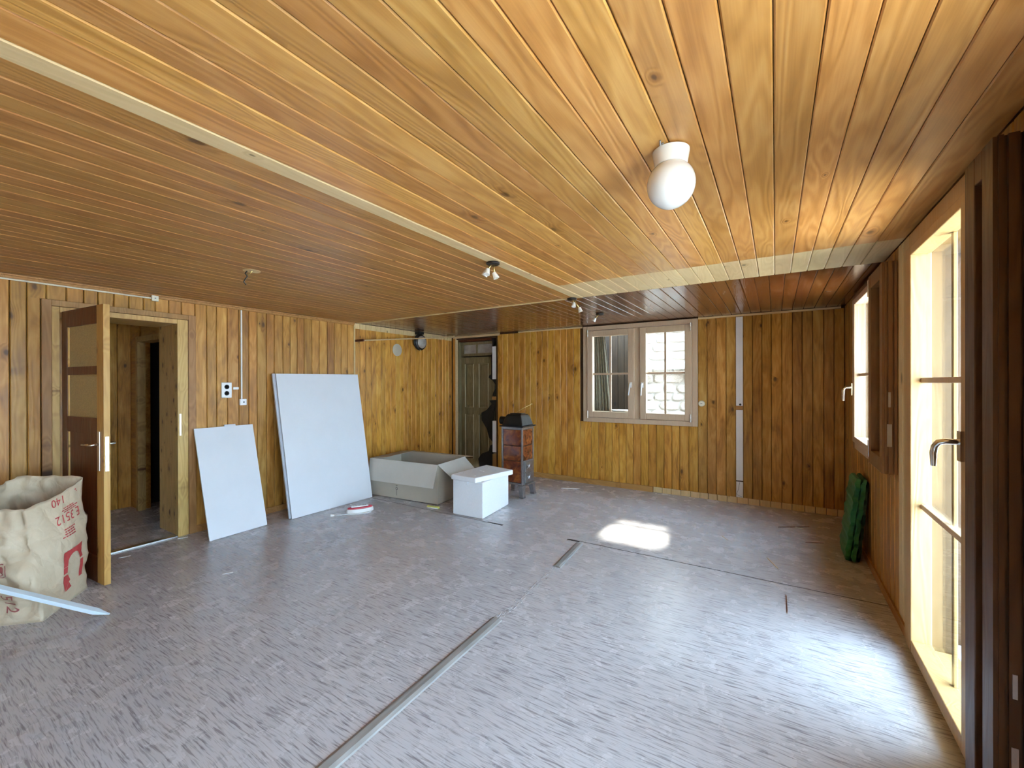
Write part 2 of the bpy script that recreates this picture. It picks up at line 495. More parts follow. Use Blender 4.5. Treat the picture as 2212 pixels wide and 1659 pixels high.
def tag(o, label, cat, group=None, kind=None):
    o['label'] = label
    o['category'] = cat
    if group:
        o['group'] = group
    if kind:
        o['kind'] = kind
    return o


def thing(name, label, cat, loc=(0, 0, 0), rotz=0.0, group=None, kind=None):
    o = bpy.data.objects.new(name, None)
    o.empty_display_size = 0.1
    COL.objects.link(o)
    o.location = loc
    o.rotation_euler = (0, 0, rotz)
    return tag(o, label, cat, group, kind)


_pl = {}


def plank_mesh(L, w, t=0.016, c=0.004):
    k = (round(L, 4), round(w, 4), t, c)
    if k in _pl:
        return _pl[k]
    poly = [(-w / 2, -t), (w / 2, -t), (w / 2, -c), (w / 2 - c, 0), (-w / 2 + c, 0), (-w / 2, -c)]
    g = G().prism(poly, lambda p: (0, p[0], p[1]), lambda p: (L, p[0], p[1]))
    me = bpy.data.meshes.new('plank')
    me.from_pydata(g.v, [], g.f)
    bm = bmesh.new()
    bm.from_mesh(me)
    bmesh.ops.recalc_face_normals(bm, faces=bm.faces)
    bm.to_mesh(me)
    bm.free()
    _pl[k] = me
    return me


AXES = {  # (length dir, width dir, normal)
    'ceil': ((0, 1, 0), (1, 0, 0), (0, 0, -1)),
    'left': ((0, 0, 1), (0, -1, 0), (1, 0, 0)),
    'far': ((0, 0, 1), (-1, 0, 0), (0, -1, 0)),
    'right': ((0, 0, 1), (0, 1, 0), (-1, 0, 0)),
    'hallright': ((0, 0, 1), (-1, 0, 0), (0, -1, 0)),
}


def plank(parent, side, start, L, w, mat, gap=0.0036, jit=0.0012, name='plank', t=0.016, c=0.0048):
    if side == 'ceil':
        gap, c = 0.0026, 0.0036
    me = plank_mesh(L, w - gap, t, c)
    o = bpy.data.objects.new(name, me)
    COL.objects.link(o)
    o.parent = parent
    lx, ly, lz = (Vector(a) for a in AXES[side])
    p = Vector(start) + lz * random.uniform(-jit, jit)
    mt = Matrix((lx, ly, lz)).transposed().to_4x4()
    mt.translation = p
    o.matrix_basis = mt
    if not me.materials:
        me.materials.append(None)
    o.material_slots[0].link = 'OBJECT'
    o.material_slots[0].material = M[mat]
    return o


# ================================================================== SETTING
# ---- floor
g = G()
g.box(XL - 1.75, XR + 0.02, YBACK, YF + 0.02, -0.12, 0.0)
floor = tag(g.build('floor', 'lino'), 'grey linoleum floor with dark streaks', 'floor', kind='structure')
# joints between the sheets
G().box(-1.575, 0.60, -0.004, 0.004, 0, 0.0012).build('floor_joint', 'seam', floor, loc=(0, 3.487, 0))
G().box(-1.585, -1.47, -0.007, 0.008, 0, 0.003).build('floor_joint', 'seam', floor, loc=(0, 3.472, 0))
G().box(-4.30, -2.40, -0.004, 0.004, 0, 0.0012).build('floor_joint', 'seam', floor, loc=(0, 3.478, 0))
G().box(-2.47, -2.29, -0.009, 0.009, 0, 0.003).build('floor_joint', 'seam', floor, loc=(0, 3.482, 0))

# ---- worn cover strip on the floor where the partition stood
g = G()
poly = [(-0.035, 0), (0.035, 0), (0.031, 0.006), (0.016, 0.012), (-0.016, 0.012), (-0.031, 0.006)]
g.prism(poly, lambda p: (-1.385 + p[0], 0.30, p[1]), lambda p: (-1.405 + p[0], 2.075, p[1]))
t1 = tag(g.build('trim_1', 'batten'), 'long grey worn cover strip running across the linoleum', 'floor strip', kind='structure')
g = G()
g.prism([(p[0] * 0.95, p[1]) for p in poly], lambda p: (-1.415 + p[0], 2.90, p[1]), lambda p: (-1.452 + p[0], 3.43, p[1]))
tag(g.build('trim_2', 'batten'), 'short loose grey cover strip ending at the floor joint', 'floor strip', kind='structure')
g = G()
random.seed(3)
for i in range(46):
    y = 2.08 + i * 0.0178
    for k in range(2):
        x = -1.405 - (y - 2.08) * 0.018 + random.uniform(-0.026, 0.026)
        l = random.uniform(0.010, 0.026)
        w = random.uniform(0.002, 0.005)
        g.box(x - w, x + w, y, y + l, 0, 0.0018)
o = g.build('glue_residue', 'glue', floor)
o['kind'] = 'stuff'

# ---- ceiling
g = G()
g.box(XL - 0.3, XR + 0.3, YBACK - 0.2, -0.8, H - 0.002, H + 0.25)
g.box(XL - 0.3, XR + 0.3, -0.8, YF + 0.3, H + 0.016, H + 0.25)
ceiling = tag(g.build('ceiling', 'plainwood'), 'low ceiling of varnished pine boards', 'ceiling', kind='structure')
P = 0.0985
random.seed(11)
xs = [-1.510, -1.382 - 0.003]
k = -13
while -0.003 + k * P < XR - 0.03:
    xs.append(-0.003 + k * P)
    k += 1
xs.append(XR)
for a, b in zip(xs[:-1], xs[1:]):
    plank(ceiling, 'ceil', ((a + b) / 2, -0.8, H), YC0 + 0.8, b - a, 'ceil')
    plank(ceiling, 'ceil', ((a + b) / 2, YC0, H), YC1 - YC0, b - a, 'pale', jit=0.0004)
# pale strip along the length of the room
plank(ceiling, 'ceil', ((-1.5975 - 1.510) / 2, -0.8, H - 0.002), YC1 + 0.8, 0.0875, 'pale', jit=0)
x = -1.5975
while x > XL + 0.02:
    a = max(x - P, XL)
    plank(ceiling, 'ceil', ((a + x) / 2, -0.8, H), 3.625 + 0.8, x - a, 'ceil_left')
    x = a
# narrow pale strip, left half of the old partition line
me = G().box(XL, -1.5975, 3.625, YC1, H - 0.004, H + 0.016).build('ceiling_strip', 'pale', ceiling)
x = XL
while x < XR - 0.02:
    b = min(x + P, XR)
    plank(ceiling, 'ceil', ((x + b) / 2, YC1, H), YF - YC1, b - x, 'ceil_rear')
    x = b

# ---- left wall (thick), with the open doorway
DY0, DY1, DZ = 0.905, 1.655, 1.957
g = G()
xw = XL - 0.016
for y0, y1, z0, z1 in ((YBACK - 0.2, DY0 - 0.02, -0.12, H + 0.1), (DY1 + 0.02, YF + 0.3, -0.12, H + 0.1), (DY0 - 0.02, DY1 + 0.02, DZ + 0.02, H + 0.1)):
    g.box(XL - 0.45, xw, y0, y1, z0, z1)
wall_left = tag(g.build('wall_left', 'backing'), 'long wall of upright brown pine boards with a doorway', 'wall', kind='structure')
G().box(xw, XL, YBACK, -0.62, 0, H).build('boarding', 'plainwood', wall_left)
random.seed(21)
y = -0.62
edges = [y]
while y < 3.575:
    y = min(y + 0.0970 * random.choice((0.86, 1.0, 1.0, 1.0, 1.1)), 3.579)
    edges.append(y)
for a, b in zip(edges[:-1], edges[1:]):
    if b - a < 0.012:
        continue
    if b <= 0.812 or a >= 1.795:
        plank(wall_left, 'left', (XL, (a + b) / 2, 0), H - 0.004, b - a, 'wall')
    else:
        plank(wall_left, 'left', (XL, (a + b) / 2, 2.049), H - 0.004 - 2.049, b - a, 'wall')
        if a < 0.80:
            plank(wall_left, 'left', (XL, (a + 0.809) / 2, 0), 2.049, 0.809 - a, 'wall')
        if b > 1.81:
            plank(wall_left, 'left', (XL, (1.798 + b) / 2, 0), 2.049, b - 1.798, 'wall')
G().box(XL - 0.014, XL + 0.006, 3.574, 3.592, 0, H - 0.004).build('corner_bead', 'pale', wall_left)
y = 3.592
while y < YF - 0.01:
    b = min(y + random.choice((0.078, 0.086, 0.095)), YF)
    plank(wall_left, 'left', (XL, (y + b) / 2, 0), H - 0.075, b - y, 'wall_y')
    plank(wall_left, 'left', (XL, (y + b) / 2, H - 0.075), 0.070, b - y, 'pale')
    y = b

# cornice and skirting of the left wall
g = G()
g.prism([(0, 0), (0.024, 0), (0.024, -0.010), (0.016, -0.014), (0.010, -0.030), (0, -0.034)], lambda p: (XL + 0.0015 + p[0], YBACK, H - 0.002 + p[1]), lambda p: (XL + 0.0015 + p[0], 3.574, H - 0.002 + p[1]))
tag(g.build('trim_3', 'trim'), 'slim brown cornice along the top of the left wall', 'trim', kind='structure')
bb = G().box(XL + 0.0015, XL + 0.014, 1.80, 3.574, 0.0, 0.062).build('baseboard_left', 'trim')
tag(bb, 'low brown skirting board behind the leaning white panels', 'baseboard', kind='structure')

# ---- far wall
g = G()
yw = YF + 0.016
WX0, WX1, WZ0, WZ1 = -2.225, -0.855, 0.925, 2.135
OX0, OX1, OZ = -4.590, -3.775, 2.14
for x0, x1, z0, z1 in ((XL - 0.45, OX0, -0.12, H + 0.1), (OX0, OX1, OZ, H + 0.1), (OX1, WX0, -0.12, H + 0.1), (WX0, WX1, -0.12, WZ0), (WX0, WX1, WZ1, H + 0.1), (WX1, XR + 0.3, -0.12, H + 0.1)):
    g.box(x0, x1, yw, YF + 0.28, z0, z1)
wall_far = tag(g.build('wall_far', 'backing'), 'rear wall of honey coloured pine boards with a window', 'wall', kind='structure')
random.seed(33)


def far_run(x0, x1, n, z0, z1, mat):
    ws = [random.uniform(0.92, 1.08) for _ in range(n)]
    s = (x1 - x0) / sum(ws)
    x = x0
    for w in ws:
        plank(wall_far, 'far', (x + w * s / 2, YF, z0), z1 - z0, w * s, mat)
        x += w * s


far_run(-4.660, OX0 - 0.012, 1, 0, H - 0.03, 'wall_y')
far_run(-3.742, -2.335, 14, 0.070, H - 0.022, 'wall_y')
far_run(-2.335, -2.281, 1, 0.070, 0.866, 'wall_y')
far_run(-2.281, -0.800, 15, 0.070, 0.866, 'wall_y')
far_run(-0.800, -0.390, 4, 0.070, H - 0.022, 'wall')
far_run(-0.316, XR, 10, 0.070, H - 0.022, 'wall_d')
# white plaster showing where a board is missing
G().box(-0.388, -0.318, YF + 0.004, YF + 0.0155, 1.135, H - 0.03).build('plaster_strip', 'white', wall_far)
G().box(-0.388, -0.318, YF + 0.004, YF + 0.0155, 0.265, 1.085).build('plaster_strip', 'white', wall_far)
G().box(-0.388, -0.318, YF + 0.004, YF + 0.0155, 0.070, 0.250).build('plaster_strip', 'white', wall_far)
G().box(-0.390, -0.316, YF + 0.002, YF + 0.0155, 1.088, 1.132).build('lath', 'trim', wall_far)
g = G()
g.tube([(-0.352, YF + 0.003, 0.245), (-0.366, YF + 0.002, 0.16), (-0.384, YF + 0.003, 0.10), (-0.330, YF + 0.003, 0.078)], 0.002, 6)
g.build('cable', 'greyplas', wall_far)
G().cyl((-0.345, YF + 0.0035, 1.150), (-0.345, YF + 0.001, 1.150), 0.012).build('hole', 'seam', wall_far)
# pale unstained strip at the foot and the head of the boards
random.seed(5)
x = -1.335
while x < XR - 0.03:
    b = min(x + random.choice((0.095, 0.105, 0.115)), XR - 0.006)
    plank(wall_far, 'far', ((x + b) / 2, YF, 0), 0.068, b - x, 'pale', jit=0.002)
    x = b
bb = G().box(-3.742, -1.337, YF - 0.010, YF + 0.0155, 0.0, 0.068).build('baseboard_far', 'trim')
tag(bb, 'narrow brown skirting board on the floor behind the tiled stove', 'baseboard', kind='structure')
g = G()
for x0, x1, z in ((-4.64, -3.70, 0.030), (-3.35, -2.30, 0.018), (-0.795, XR - 0.03, 0.020)):
    n = max(2, int((x1 - x0) / 0.22))
    for i in range(n):
        a, b = x0 + (x1 - x0) * i / n, x0 + (x1 - x0) * (i + 1) / n
        g.box(a, b, YF - 0.006 - 0.003 * random.random(), YF + 0.0155, H - 0.0035 - z - 0.004 * random.random(), H - 0.0035)
tag(g.build('trim_4', 'pale'), 'thin pale batten along the top of the rear wall', 'trim', kind='structure')
G().box(OX0 - 0.011, OX0 + 0.002, YF - 0.006, YF + 0.05, 0, OZ + 0.02).build('corner_bead', 'pale', wall_far)

# ---- right wall
g = G()
xq = XR + 0.016
XO = XR + 0.17
VY0, VY1, VZ0, VZ1 = 3.90, 4.78, 0.88, 2.13       # window
FY0, FY1, FZ = 2.075, 3.035, 2.135                # french door
NY0, NY1 = 0.22, 1.30                             # second french door, unseen, added beside the camera to let in daylight
BY0, BY1 = -1.75, -0.62                           # third, unseen, added behind the camera for more daylight
ys = [(YBACK - 0.2, BY0), (BY1, NY0), (NY1, FY0), (FY1, VY0), (VY1, YF + 0.28)]
for a, b in ys:
    g.box(xq, XO, a, b, -0.12, H + 0.1)
for a, b in ((BY0, BY1), (NY0, NY1), (FY0, FY1)):
    g.box(xq, XO, a, b, FZ, H + 0.1)
g.box(xq, XO, VY0, VY1, -0.12, VZ0)
g.box(xq, XO, VY0, VY1, VZ1, H + 0.1)
for a, b in ((BY0, BY1), (NY0, NY1), (FY0, FY1)):
    g.box(xq, XO, a, b, -0.12, 0.0)
wall_right = tag(g.build('wall_right', 'backing'), 'window wall boarded in pine', 'wall', kind='structure')
random.seed(44)
y = 4.852
while y < YF - 0.01:
    b = min(y + 0.1003, YF)
    plank(wall_right, 'right', (XR, (y + b) / 2, 0), H - 0.004, b - y, 'wall_d')
    y = b
y = 3.300
while y < 4.845:
    b = min(y + 0.1033, 4.852)
    plank(wall_right, 'right', (XR, (y + b) / 2, 0), 0.818, b - y, 'wall')
    if b > 3.76:
        plank(wall_right, 'right', (XR, (y + b) / 2, 2.182), H - 0.004 - 2.182, b - y, 'wall_d', name='plank')
    else:
        plank(wall_right, 'right', (XR, (y + b) / 2, 0.818), H - 0.004 - 0.818, b - y, 'wall')
    y = b
for a, b, mt in ((3.105, 3.205, 'pale'), (3.205, 3.300, 'pale')):
    plank(wall_right, 'right', (XR, (a + b) / 2, 0), H - 0.004, b - a, mt, jit=0.0005)
y = -0.56
for a, b in ((1.36, 2.000), (-0.56, 0.16), (YBACK, -1.81)):
    n = max(1, round((b - a) / 0.1))
    for i in range(n):
        plank(wall_right, 'right', (XR, a + (b - a) * (i + 0.5) / n, 0), H - 0.004, (b - a) / n, 'wall_d')
bb = G().box(XR - 0.012, XR - 0.0015, 3.106, YF - 0.012, 0.0, 0.055).build('baseboard_right', 'trim')
tag(bb, 'low brown skirting board below the side window', 'baseboard', kind='structure')

# ---- back wall behind the camera
wb = G().box(XL - 0.45, XR + 0.26, YBACK - 0.2, YBACK, -0.12, H + 0.1).build('wall_back', 'plainwood')
tag(wb, 'plain boarded wall opposite the rear window', 'wall', kind='structure')

# ---- hallway behind the open door
g = G()
HX = -6.28
g.box(HX - 0.1, HX - 0.016, 0.2, 3.2, -0.12, H)
g.box(HX, XL - 0.45, 0.1, 0.2, -0.12, H)
hw = tag(g.build('wall_hallway', 'backing'), 'hallway wall of knotty light boards seen through the doorway', 'wall', kind='structure')
y = 0.59
random.seed(8)
while y < 1.74:
    plank(hw, 'left', (HX, y + 0.06, 0), 2.1, 0.12, 'pine_x' if False else 'wall_y')
    y += 0.12
g = G()
SX = -5.975
SY = 1.787
g.box(HX, SX - 0.055, SY, SY + 0.10, 0, 2.1)
g.box(SX, -5.118, SY, SY + 0.10, 1.93, 2.1)
hs_ = tag(g.build('wall_hallway_side', 'wall_y'), 'short hallway wall with a dark opening', 'wall', kind='structure')
G().box(SX - 0.055, SX + 0.0, SY - 0.03, SY + 0.04, 0, 1.93).build('door_post', 'pine_z', hs_)
G().box(SX + 0.001, -5.118, SY - 0.03, SY + 0.10, 1.87, 1.93).build('door_head', 'pine_z', hs_)
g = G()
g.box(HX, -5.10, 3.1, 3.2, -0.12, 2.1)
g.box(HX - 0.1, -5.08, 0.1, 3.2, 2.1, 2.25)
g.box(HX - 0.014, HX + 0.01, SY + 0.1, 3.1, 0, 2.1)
tag(g.build('ceiling_hallway', 'darkvoid'), 'near-black lining painted as the unlit dark beyond the hallway doorway', 'ceiling', kind='structure')


# ================================================================== DOOR 1: open panelled door, left wall
d1 = thing('door_1', 'open mahogany-stained door with two amber panes and pine edge', 'door', (XL, DY0, 0), kind='structure')


def part(gm, name, mat, parent, bevel=0.0, smooth=False):
    return gm.build(name, mat, parent, bevel=bevel, smooth=smooth)


# casing (local to hinge side of the opening)
oy = DY0
g = G()
g.box(0.0015, 0.022, 0.809 - oy, 0.862 - oy, 0, 2.048)
part(g, 'casing', 'trim_z', d1, 0.003)
g = G()
g.box(0.0015, 0.022, 1.739 - oy, 1.798 - oy, 0, 2.048)
part(g, 'casing', 'trim_z', d1, 0.003)
g = G()
g.box(0.0015, 0.022, 0.862 - oy, 1.739 - oy, 2.002, 2.048)
part(g, 'casing', 'trim_z', d1, 0.003)
g = G()
g.box(-0.445, 0.014, 0.862 - oy, 0.905 - oy, 0, 2.0)
part(g, 'jamb', 'pine_z', d1, 0.003)
g = G()
g.box(-0.060, 0.014, 1.655 - oy, 1.738 - oy, 0, 2.0)
part(g, 'jamb', 'pine_z', d1, 0.003)
g = G()
g.box(-0.445, -0.062, 1.668 - oy, 1.738 - oy, 0, 2.0)
part(g, 'jamb_lining', 'pine_z', d1, 0.003)
g = G()
g.box(-0.445, 0.014, 0.906 - oy, 1.654 - oy, 1.957, 2.0)
part(g, 'head_jamb', 'pine_z', d1, 0.003)
g = G()
g.box(-0.06, 0.0, 0.906 - oy, 1.654 - oy, 0.0, 0.008)
part(g, 'threshold', 'steel', d1)
g = G()
g.box(0.0142, 0.0155, 1.668 - oy, 1.682 - oy, 0.93, 1.13)
part(g, 'strike_plate', 'steel', d1)

# the leaf: local x from the hinge, thickness along +y
leaf = bpy.data.objects.new('leaf', None)
COL.objects.link(leaf)
leaf.parent = d1
leaf.location = (0.026, 0.008, 0)
leaf.rotation_euler = (0, 0, math.radians(5.0))
W, T = 0.705, 0.036
Z0, Z1 = 0.010, 1.962
g = G()
g.box(0, 0.095, 0, T, Z0, Z1)
part(g, 'stile', 'doordark', leaf, 0.002)
g = G()
g.box(W - 0.105, W, 0.0, T, Z0, Z1)
part(g, 'stile', 'dooredge', leaf, 0.002)  # edge is unstained pine; on the face the pale tone paints its sheen
for z0, z1 in ((1.835, Z1), (1.475, 1.535), (1.05, 1.165), (Z0, 0.19)):
    g = G()
    g.box(0.096, W - 0.106, 0, T, z0, z1)
    part(g, 'rail', 'doordark', leaf, 0.002)
for z0, z1 in ((1.535, 1.835), (1.165, 1.475)):
    g = G()
    g.box(0.096, W - 0.106, 0.012, 0.020, z0, z1)
    pn = part(g, 'pane', 'amber', leaf)
    gb = G()
    gb.box(0.096, 0.106, 0.003, 0.012, z0, z1)
    gb.build('glazing_bead', 'pine_z', leaf)
g = G()
g.box(0.096, W - 0.106, 0.012, 0.024, 0.19, 1.05)
pn = part(g, 'panel', 'doordark', leaf)
gb = G()
gb.box(0.096, 0.108, 0.003, 0.012, 0.19, 1.05)
gb.build('lit_panel_edge', 'pine_z', leaf)  # pale strip painting the light on the panel's inner edge
g = G()
g.box(W - 0.085, W - 0.050, -0.006, -0.0005, 0.80, 1.075)
hd = part(g, 'handle_plate', 'steel', leaf, 0.002)
G().tube([(W - 0.068, -0.006, 0.985), (W - 0.068, -0.045, 0.985), (W - 0.080, -0.052, 0.985), (W - 0.19, -0.052, 0.980)], [0.009, 0.009, 0.009, 0.007], 10).build('lever', 'chrome', leaf, smooth=True)
g = G()
g.box(W - 0.085, W - 0.050, T + 0.0005, T + 0.006, 0.80, 1.075)
hd = part(g, 'handle_plate', 'steel', leaf, 0.002)
G().tube([(W - 0.068, T + 0.006, 0.985), (W - 0.068, T + 0.045, 0.985), (W - 0.080, T + 0.052, 0.985), (W - 0.19, T + 0.052, 0.980)], [0.009, 0.009, 0.009, 0.007], 10).build('lever', 'chrome', leaf, smooth=True)
g = G()
g.box(W + 0.0003, W + 0.002, 0.008, 0.028, 0.80, 1.04)
part(g, 'lock_plate', 'steel', leaf)

# ================================================================== DOOR 2: old olive door in the rear wall
d2 = thing('door_2', 'old olive-brown panelled door with a two-pane transom', 'door', (OX0, YF + 0.11, 0), kind='structure')
DW = OX1 - OX0
g = G()
g.box(0.03, DW - 0.005, 0.03, 0.06, 0, 1.845)
part(g, 'leaf', 'olddoor', d2)
for x0, x1, z0, z1 in ((0.03, 0.105, 0, 1.845), (0.295, 0.395, 0, 1.845), (0.60, 0.72, 0, 1.845)):
    g = G()
    g.box(x0, x1, 0.0, 0.029, z0, z1)
    part(g, 'stile', 'olddoor', d2, 0.006)
for x0, x1 in ((0.105, 0.295), (0.395, 0.60)):
    for z0, z1 in ((1.735, 1.845), (0.885, 1.0), (0, 0.14)):
        g = G()
        g.box(x0 + 0.001, x1 - 0.001, 0.001, 0.029, z0, z1)
        part(g, 'rail', 'olddoor', d2, 0.004)
    for z0, z1 in ((1.0, 1.735), (0.14, 0.885)):
        g = G()
        g.prism([(x0 + 0.03, z0 + 0.03), (x1 - 0.03, z0 + 0.03), (x1 - 0.03, z1 - 0.03), (x0 + 0.03, z1 - 0.03)], lambda p: (p[0], 0.012, p[1]), lambda p: (p[0], 0.029, p[1]))
        part(g, 'panel', 'olddoor', d2, 0.008)
        g = G()
        g.box(x0 + 0.001, x0 + 0.016, -0.008, 0.012, z0 + 0.004, z1 - 0.004)
        part(g, 'moulding', 'mould_lit', d2, 0.004)
        g = G()
        g.box(x1 - 0.016, x1 - 0.001, -0.008, 0.012, z0 + 0.004, z1 - 0.004)
        part(g, 'moulding', 'mould_lit', d2, 0.004)
# transom
g = G()
G.frame(g, 0.03, 0.72, 1.862, 2.10, 0.05, 0.045, lambda a0, a1, b0, b1: g.box(a0, a1, -0.004, 0.045, b0, b1))
g.box(0.345, 0.372, -0.004, 0.045, 1.907, 2.055)
tf = part(g, 'transom_frame', 'olddoor', d2, 0.004)
for x0, x1 in ((0.08, 0.345), (0.372, 0.67)):
    G().box(x0 + 0.001, x1 - 0.001, 0.018, 0.024, 1.908, 2.054).build('transom_pane', 'dirtyglass', tf)
# frame and the closed dark space behind
g = G()
g.box(0.002, 0.029, -0.06, 0.06, 0, OZ)
part(g, 'frame_post', 'olddoor', d2)
g = G()
g.box(0.03, DW - 0.002, -0.06, 0.06, 2.105, OZ - 0.002)
part(g, 'frame_head', 'doordark', d2)
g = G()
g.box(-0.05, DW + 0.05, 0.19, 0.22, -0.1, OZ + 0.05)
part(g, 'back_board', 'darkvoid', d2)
# white reveal strips seen past the torn lining
for z0, z1 in ((1.47, 1.995), (0.30, 0.80)):
    g = G()
    g.box(0.735, DW - 0.002, -0.088, -0.03, z0, z1)
    part(g, 'plaster_strip', 'white', d2)
g = G()
g.box(0.73, DW - 0.002, -0.093, -0.06, 1.14, 1.19)
part(g, 'lath', 'trim', d2)
g = G()
g.box(0.735, DW - 0.002, -0.09, -0.02, 0.0, 0.27)
part(g, 'lower_lining', 'trim_z', d2)
# torn black tar paper
shapes = [
    [(0.70, 2.135), (0.79, 2.135), (0.79, 2.03), (0.735, 1.985), (0.738, 1.49), (0.79, 1.475), (0.79, 1.46), (0.765, 1.43), (0.672, 1.475), (0.64, 1.50), (0.655, 1.53), (0.694, 1.55), (0.692, 1.85), (0.715, 1.90), (0.72, 2.06)],
    [(0.715, 1.45), (0.79, 1.47), (0.79, 1.195), (0.72, 1.205), (0.735, 1.25), (0.782, 1.31), (0.785, 1.38), (0.75, 1.42)],
    [(0.655, 1.125), (0.79, 1.135), (0.79, 1.06), (0.752, 0.94), (0.738, 0.80), (0.735, 0.45), (0.65, 0.52), (0.60, 0.66), (0.50, 0.80), (0.49, 0.92), (0.60, 0.97), (0.70, 1.07)],
    [(0.735, 0.42), (0.735, 0.01), (0.46, 0.01), (0.43, 0.16), (0.50, 0.25), (0.63, 0.30), (0.67, 0.40)],
]
for sh in shapes:
    g = G()
    g.prism(sh, lambda p: (p[0], -0.058 - 0.20 * max(0.0, p[0] - 0.70) + 0.006 * math.sin(p[1] * 23), p[1]), lambda p: (p[0], -0.055 - 0.20 * max(0.0, p[0] - 0.70) + 0.006 * math.sin(p[1] * 23), p[1]))
    part(g, 'torn_paper', 'black', d2)


# ================================================================== WINDOW 1 (rear wall)
w1 = thing('window_1', 'two-sash larch casement window with glazing bars in the rear wall', 'window', (-2.281, YF, 0.868), kind='structure')
fw_, fh_ = 1.481, 1.319


def yb(gm, x0, x1, z0, z1, y0, y1):
    return gm.box(x0, x1, y0, y1, z0, z1)


for nm, a in (('frame_post', (0, 0.062, 0, fh_)), ('frame_post', (fw_ - 0.062, fw_, 0, fh_)), ('frame_head', (0.062, fw_ - 0.062, fh_ - 0.058, fh_)), ('frame_sill', (0.062, fw_ - 0.062, 0, 0.062))):
    part(yb(G(), *a, -0.022, 0.075), nm, 'winframe', w1, 0.004)
part(yb(G(), 0.705, 0.795, 0.062, fh_ - 0.058, -0.016, 0.075), 'mullion', 'winframe', w1, 0.004)
for side, (x0, x1) in enumerate(((0.064, 0.716), (0.789, fw_ - 0.064))):
    sash = bpy.data.objects.new('sash', None)
    COL.objects.link(sash)
    sash.parent = w1
    z0, z1 = 0.066, fh_ - 0.064
    s = 0.080
    yf0, yf1 = -0.040, 0.040
    for a in ((x0, x0 + s, z0, z1), (x1 - s, x1, z0, z1)):
        part(yb(G(), *a, yf0, yf1), 'sash_stile', 'winframe', sash, 0.006)
    for a in ((x0 + s, x1 - s, z0, z0 + s), (x0 + s, x1 - s, z1 - s, z1)):
        part(yb(G(), *a, yf0 + 0.001, yf1), 'sash_rail', 'winframe', sash, 0.006)
    part(yb(G(), x0 + s, x1 - s, z0 + s, z1 - s, 0.004, 0.008), 'pane', 'glass', sash)
    xm, zm = (x0 + x1) / 2, (z0 + z1) / 2 + 0.0
    part(yb(G(), xm - 0.013, xm + 0.013, z0 + s, z1 - s, -0.014, 0.0035), 'glazing_bar', 'winframe', sash, 0.003)
    part(yb(G(), x0 + s, x1 - s, zm - 0.013, zm + 0.013, -0.013, 0.0032), 'glazing_bar', 'winframe', sash, 0.003)
    hx = x0 + 0.012 if side == 0 else x1 - 0.012
    for hz in (z0 - 0.015, z1 - 0.085):
        part(G().cyl((hx, yf0 - 0.008, hz), (hx, yf0 - 0.008, hz + 0.10), 0.008, n=10), 'hinge', 'chrome', sash, smooth='auto')
    hx = x1 - 0.04 if side == 0 else x0 + 0.035
    g = G()
    g.box(hx - 0.015, hx + 0.015, yf0 - 0.010, yf0 - 0.0003, 0.475, 0.545)
    sx = -1 if side == 0 else -0.4
    g.tube([(hx, yf0 - 0.01, 0.520), (hx, yf0 - 0.040, 0.520), (hx + 0.004 * sx, yf0 - 0.046, 0.505), (hx + 0.02 * sx, yf0 - 0.046, 0.375)], [0.011, 0.011, 0.011, 0.008], 10)
    part(g, 'handle', 'plastic', sash, smooth='auto')
part(yb(G(), 0.06, fw_ - 0.06, 0.058, 0.135, 0.079, 0.30), 'outer_sill', 'winframe', w1, 0.003)
plate = G().lathe([(0.001, 0.0), (0.085, 0.0), (0.135, 0.022), (0.140, 0.024), (0.136, 0.029), (0.085, 0.008), (0.001, 0.008)], (0, 0, 0), 28).build('plate', 'ceramic', None, (-1.82, YF + 0.185, 0.868 + 0.1355), smooth='auto')
tag(plate, 'white china plate on the outer sill behind the left sash', 'plate')

# ================================================================== WINDOW 2 (right wall)
w2 = thing('window_2', 'narrow side window with one glazing bar and a chrome handle', 'window', (XR, 3.765, 0.82), kind='structure')
Lw, Hw = 1.085, 1.36


def xb(gm, y0, y1, z0, z1, x0, x1):
    return gm.box(x0, x1, y0, y1, z0, z1)


for nm, a in (('frame_post', (0, 0.135, 0, Hw)), ('frame_post', (Lw - 0.07, Lw, 0, Hw)), ('frame_head', (0.135, Lw - 0.07, Hw - 0.05, Hw)), ('frame_sill', (0.135, Lw - 0.07, 0, 0.06))):
    part(xb(G(), *a, -0.018, 0.075), nm, 'winframe_d' if nm != 'frame_sill' else 'winframe', w2, 0.004)
sash = bpy.data.objects.new('sash', None)
COL.objects.link(sash)
sash.parent = w2
y0, y1, z0, z1 = 0.138, Lw - 0.073, 0.062, Hw - 0.052
for a in ((y0, y0 + 0.085, z0, z1), (y1 - 0.095, y1, z0, z1)):
    part(xb(G(), *a, -0.034, 0.045), 'sash_stile', 'winframe', sash, 0.005)
for a in ((y0 + 0.085, y1 - 0.095, z0, z0 + 0.05), (y0 + 0.085, y1 - 0.095, z1 - 0.05, z1)):
    part(xb(G(), *a, -0.033, 0.045), 'sash_rail', 'winframe', sash, 0.005)
part(xb(G(), y0 + 0.085, y1 - 0.095, z0 + 0.05, z1 - 0.05, 0.014, 0.018), 'pane', 'glass', sash)
part(xb(G(), y0 + 0.085, y1 - 0.095, 0.635, 0.66, -0.004, 0.0135), 'glazing_bar', 'winframe', sash, 0.003)
for hz in (z0 - 0.01, z1 - 0.115):
    part(G().cyl((-0.045, y0 - 0.006, hz), (-0.045, y0 - 0.006, hz + 0.12), 0.011, n=12), 'hinge', 'chrome', sash, smooth='auto')
g = G()
hy = y1 - 0.035
g.box(-0.046, -0.0345, hy - 0.016, hy + 0.016, 0.47, 0.575)
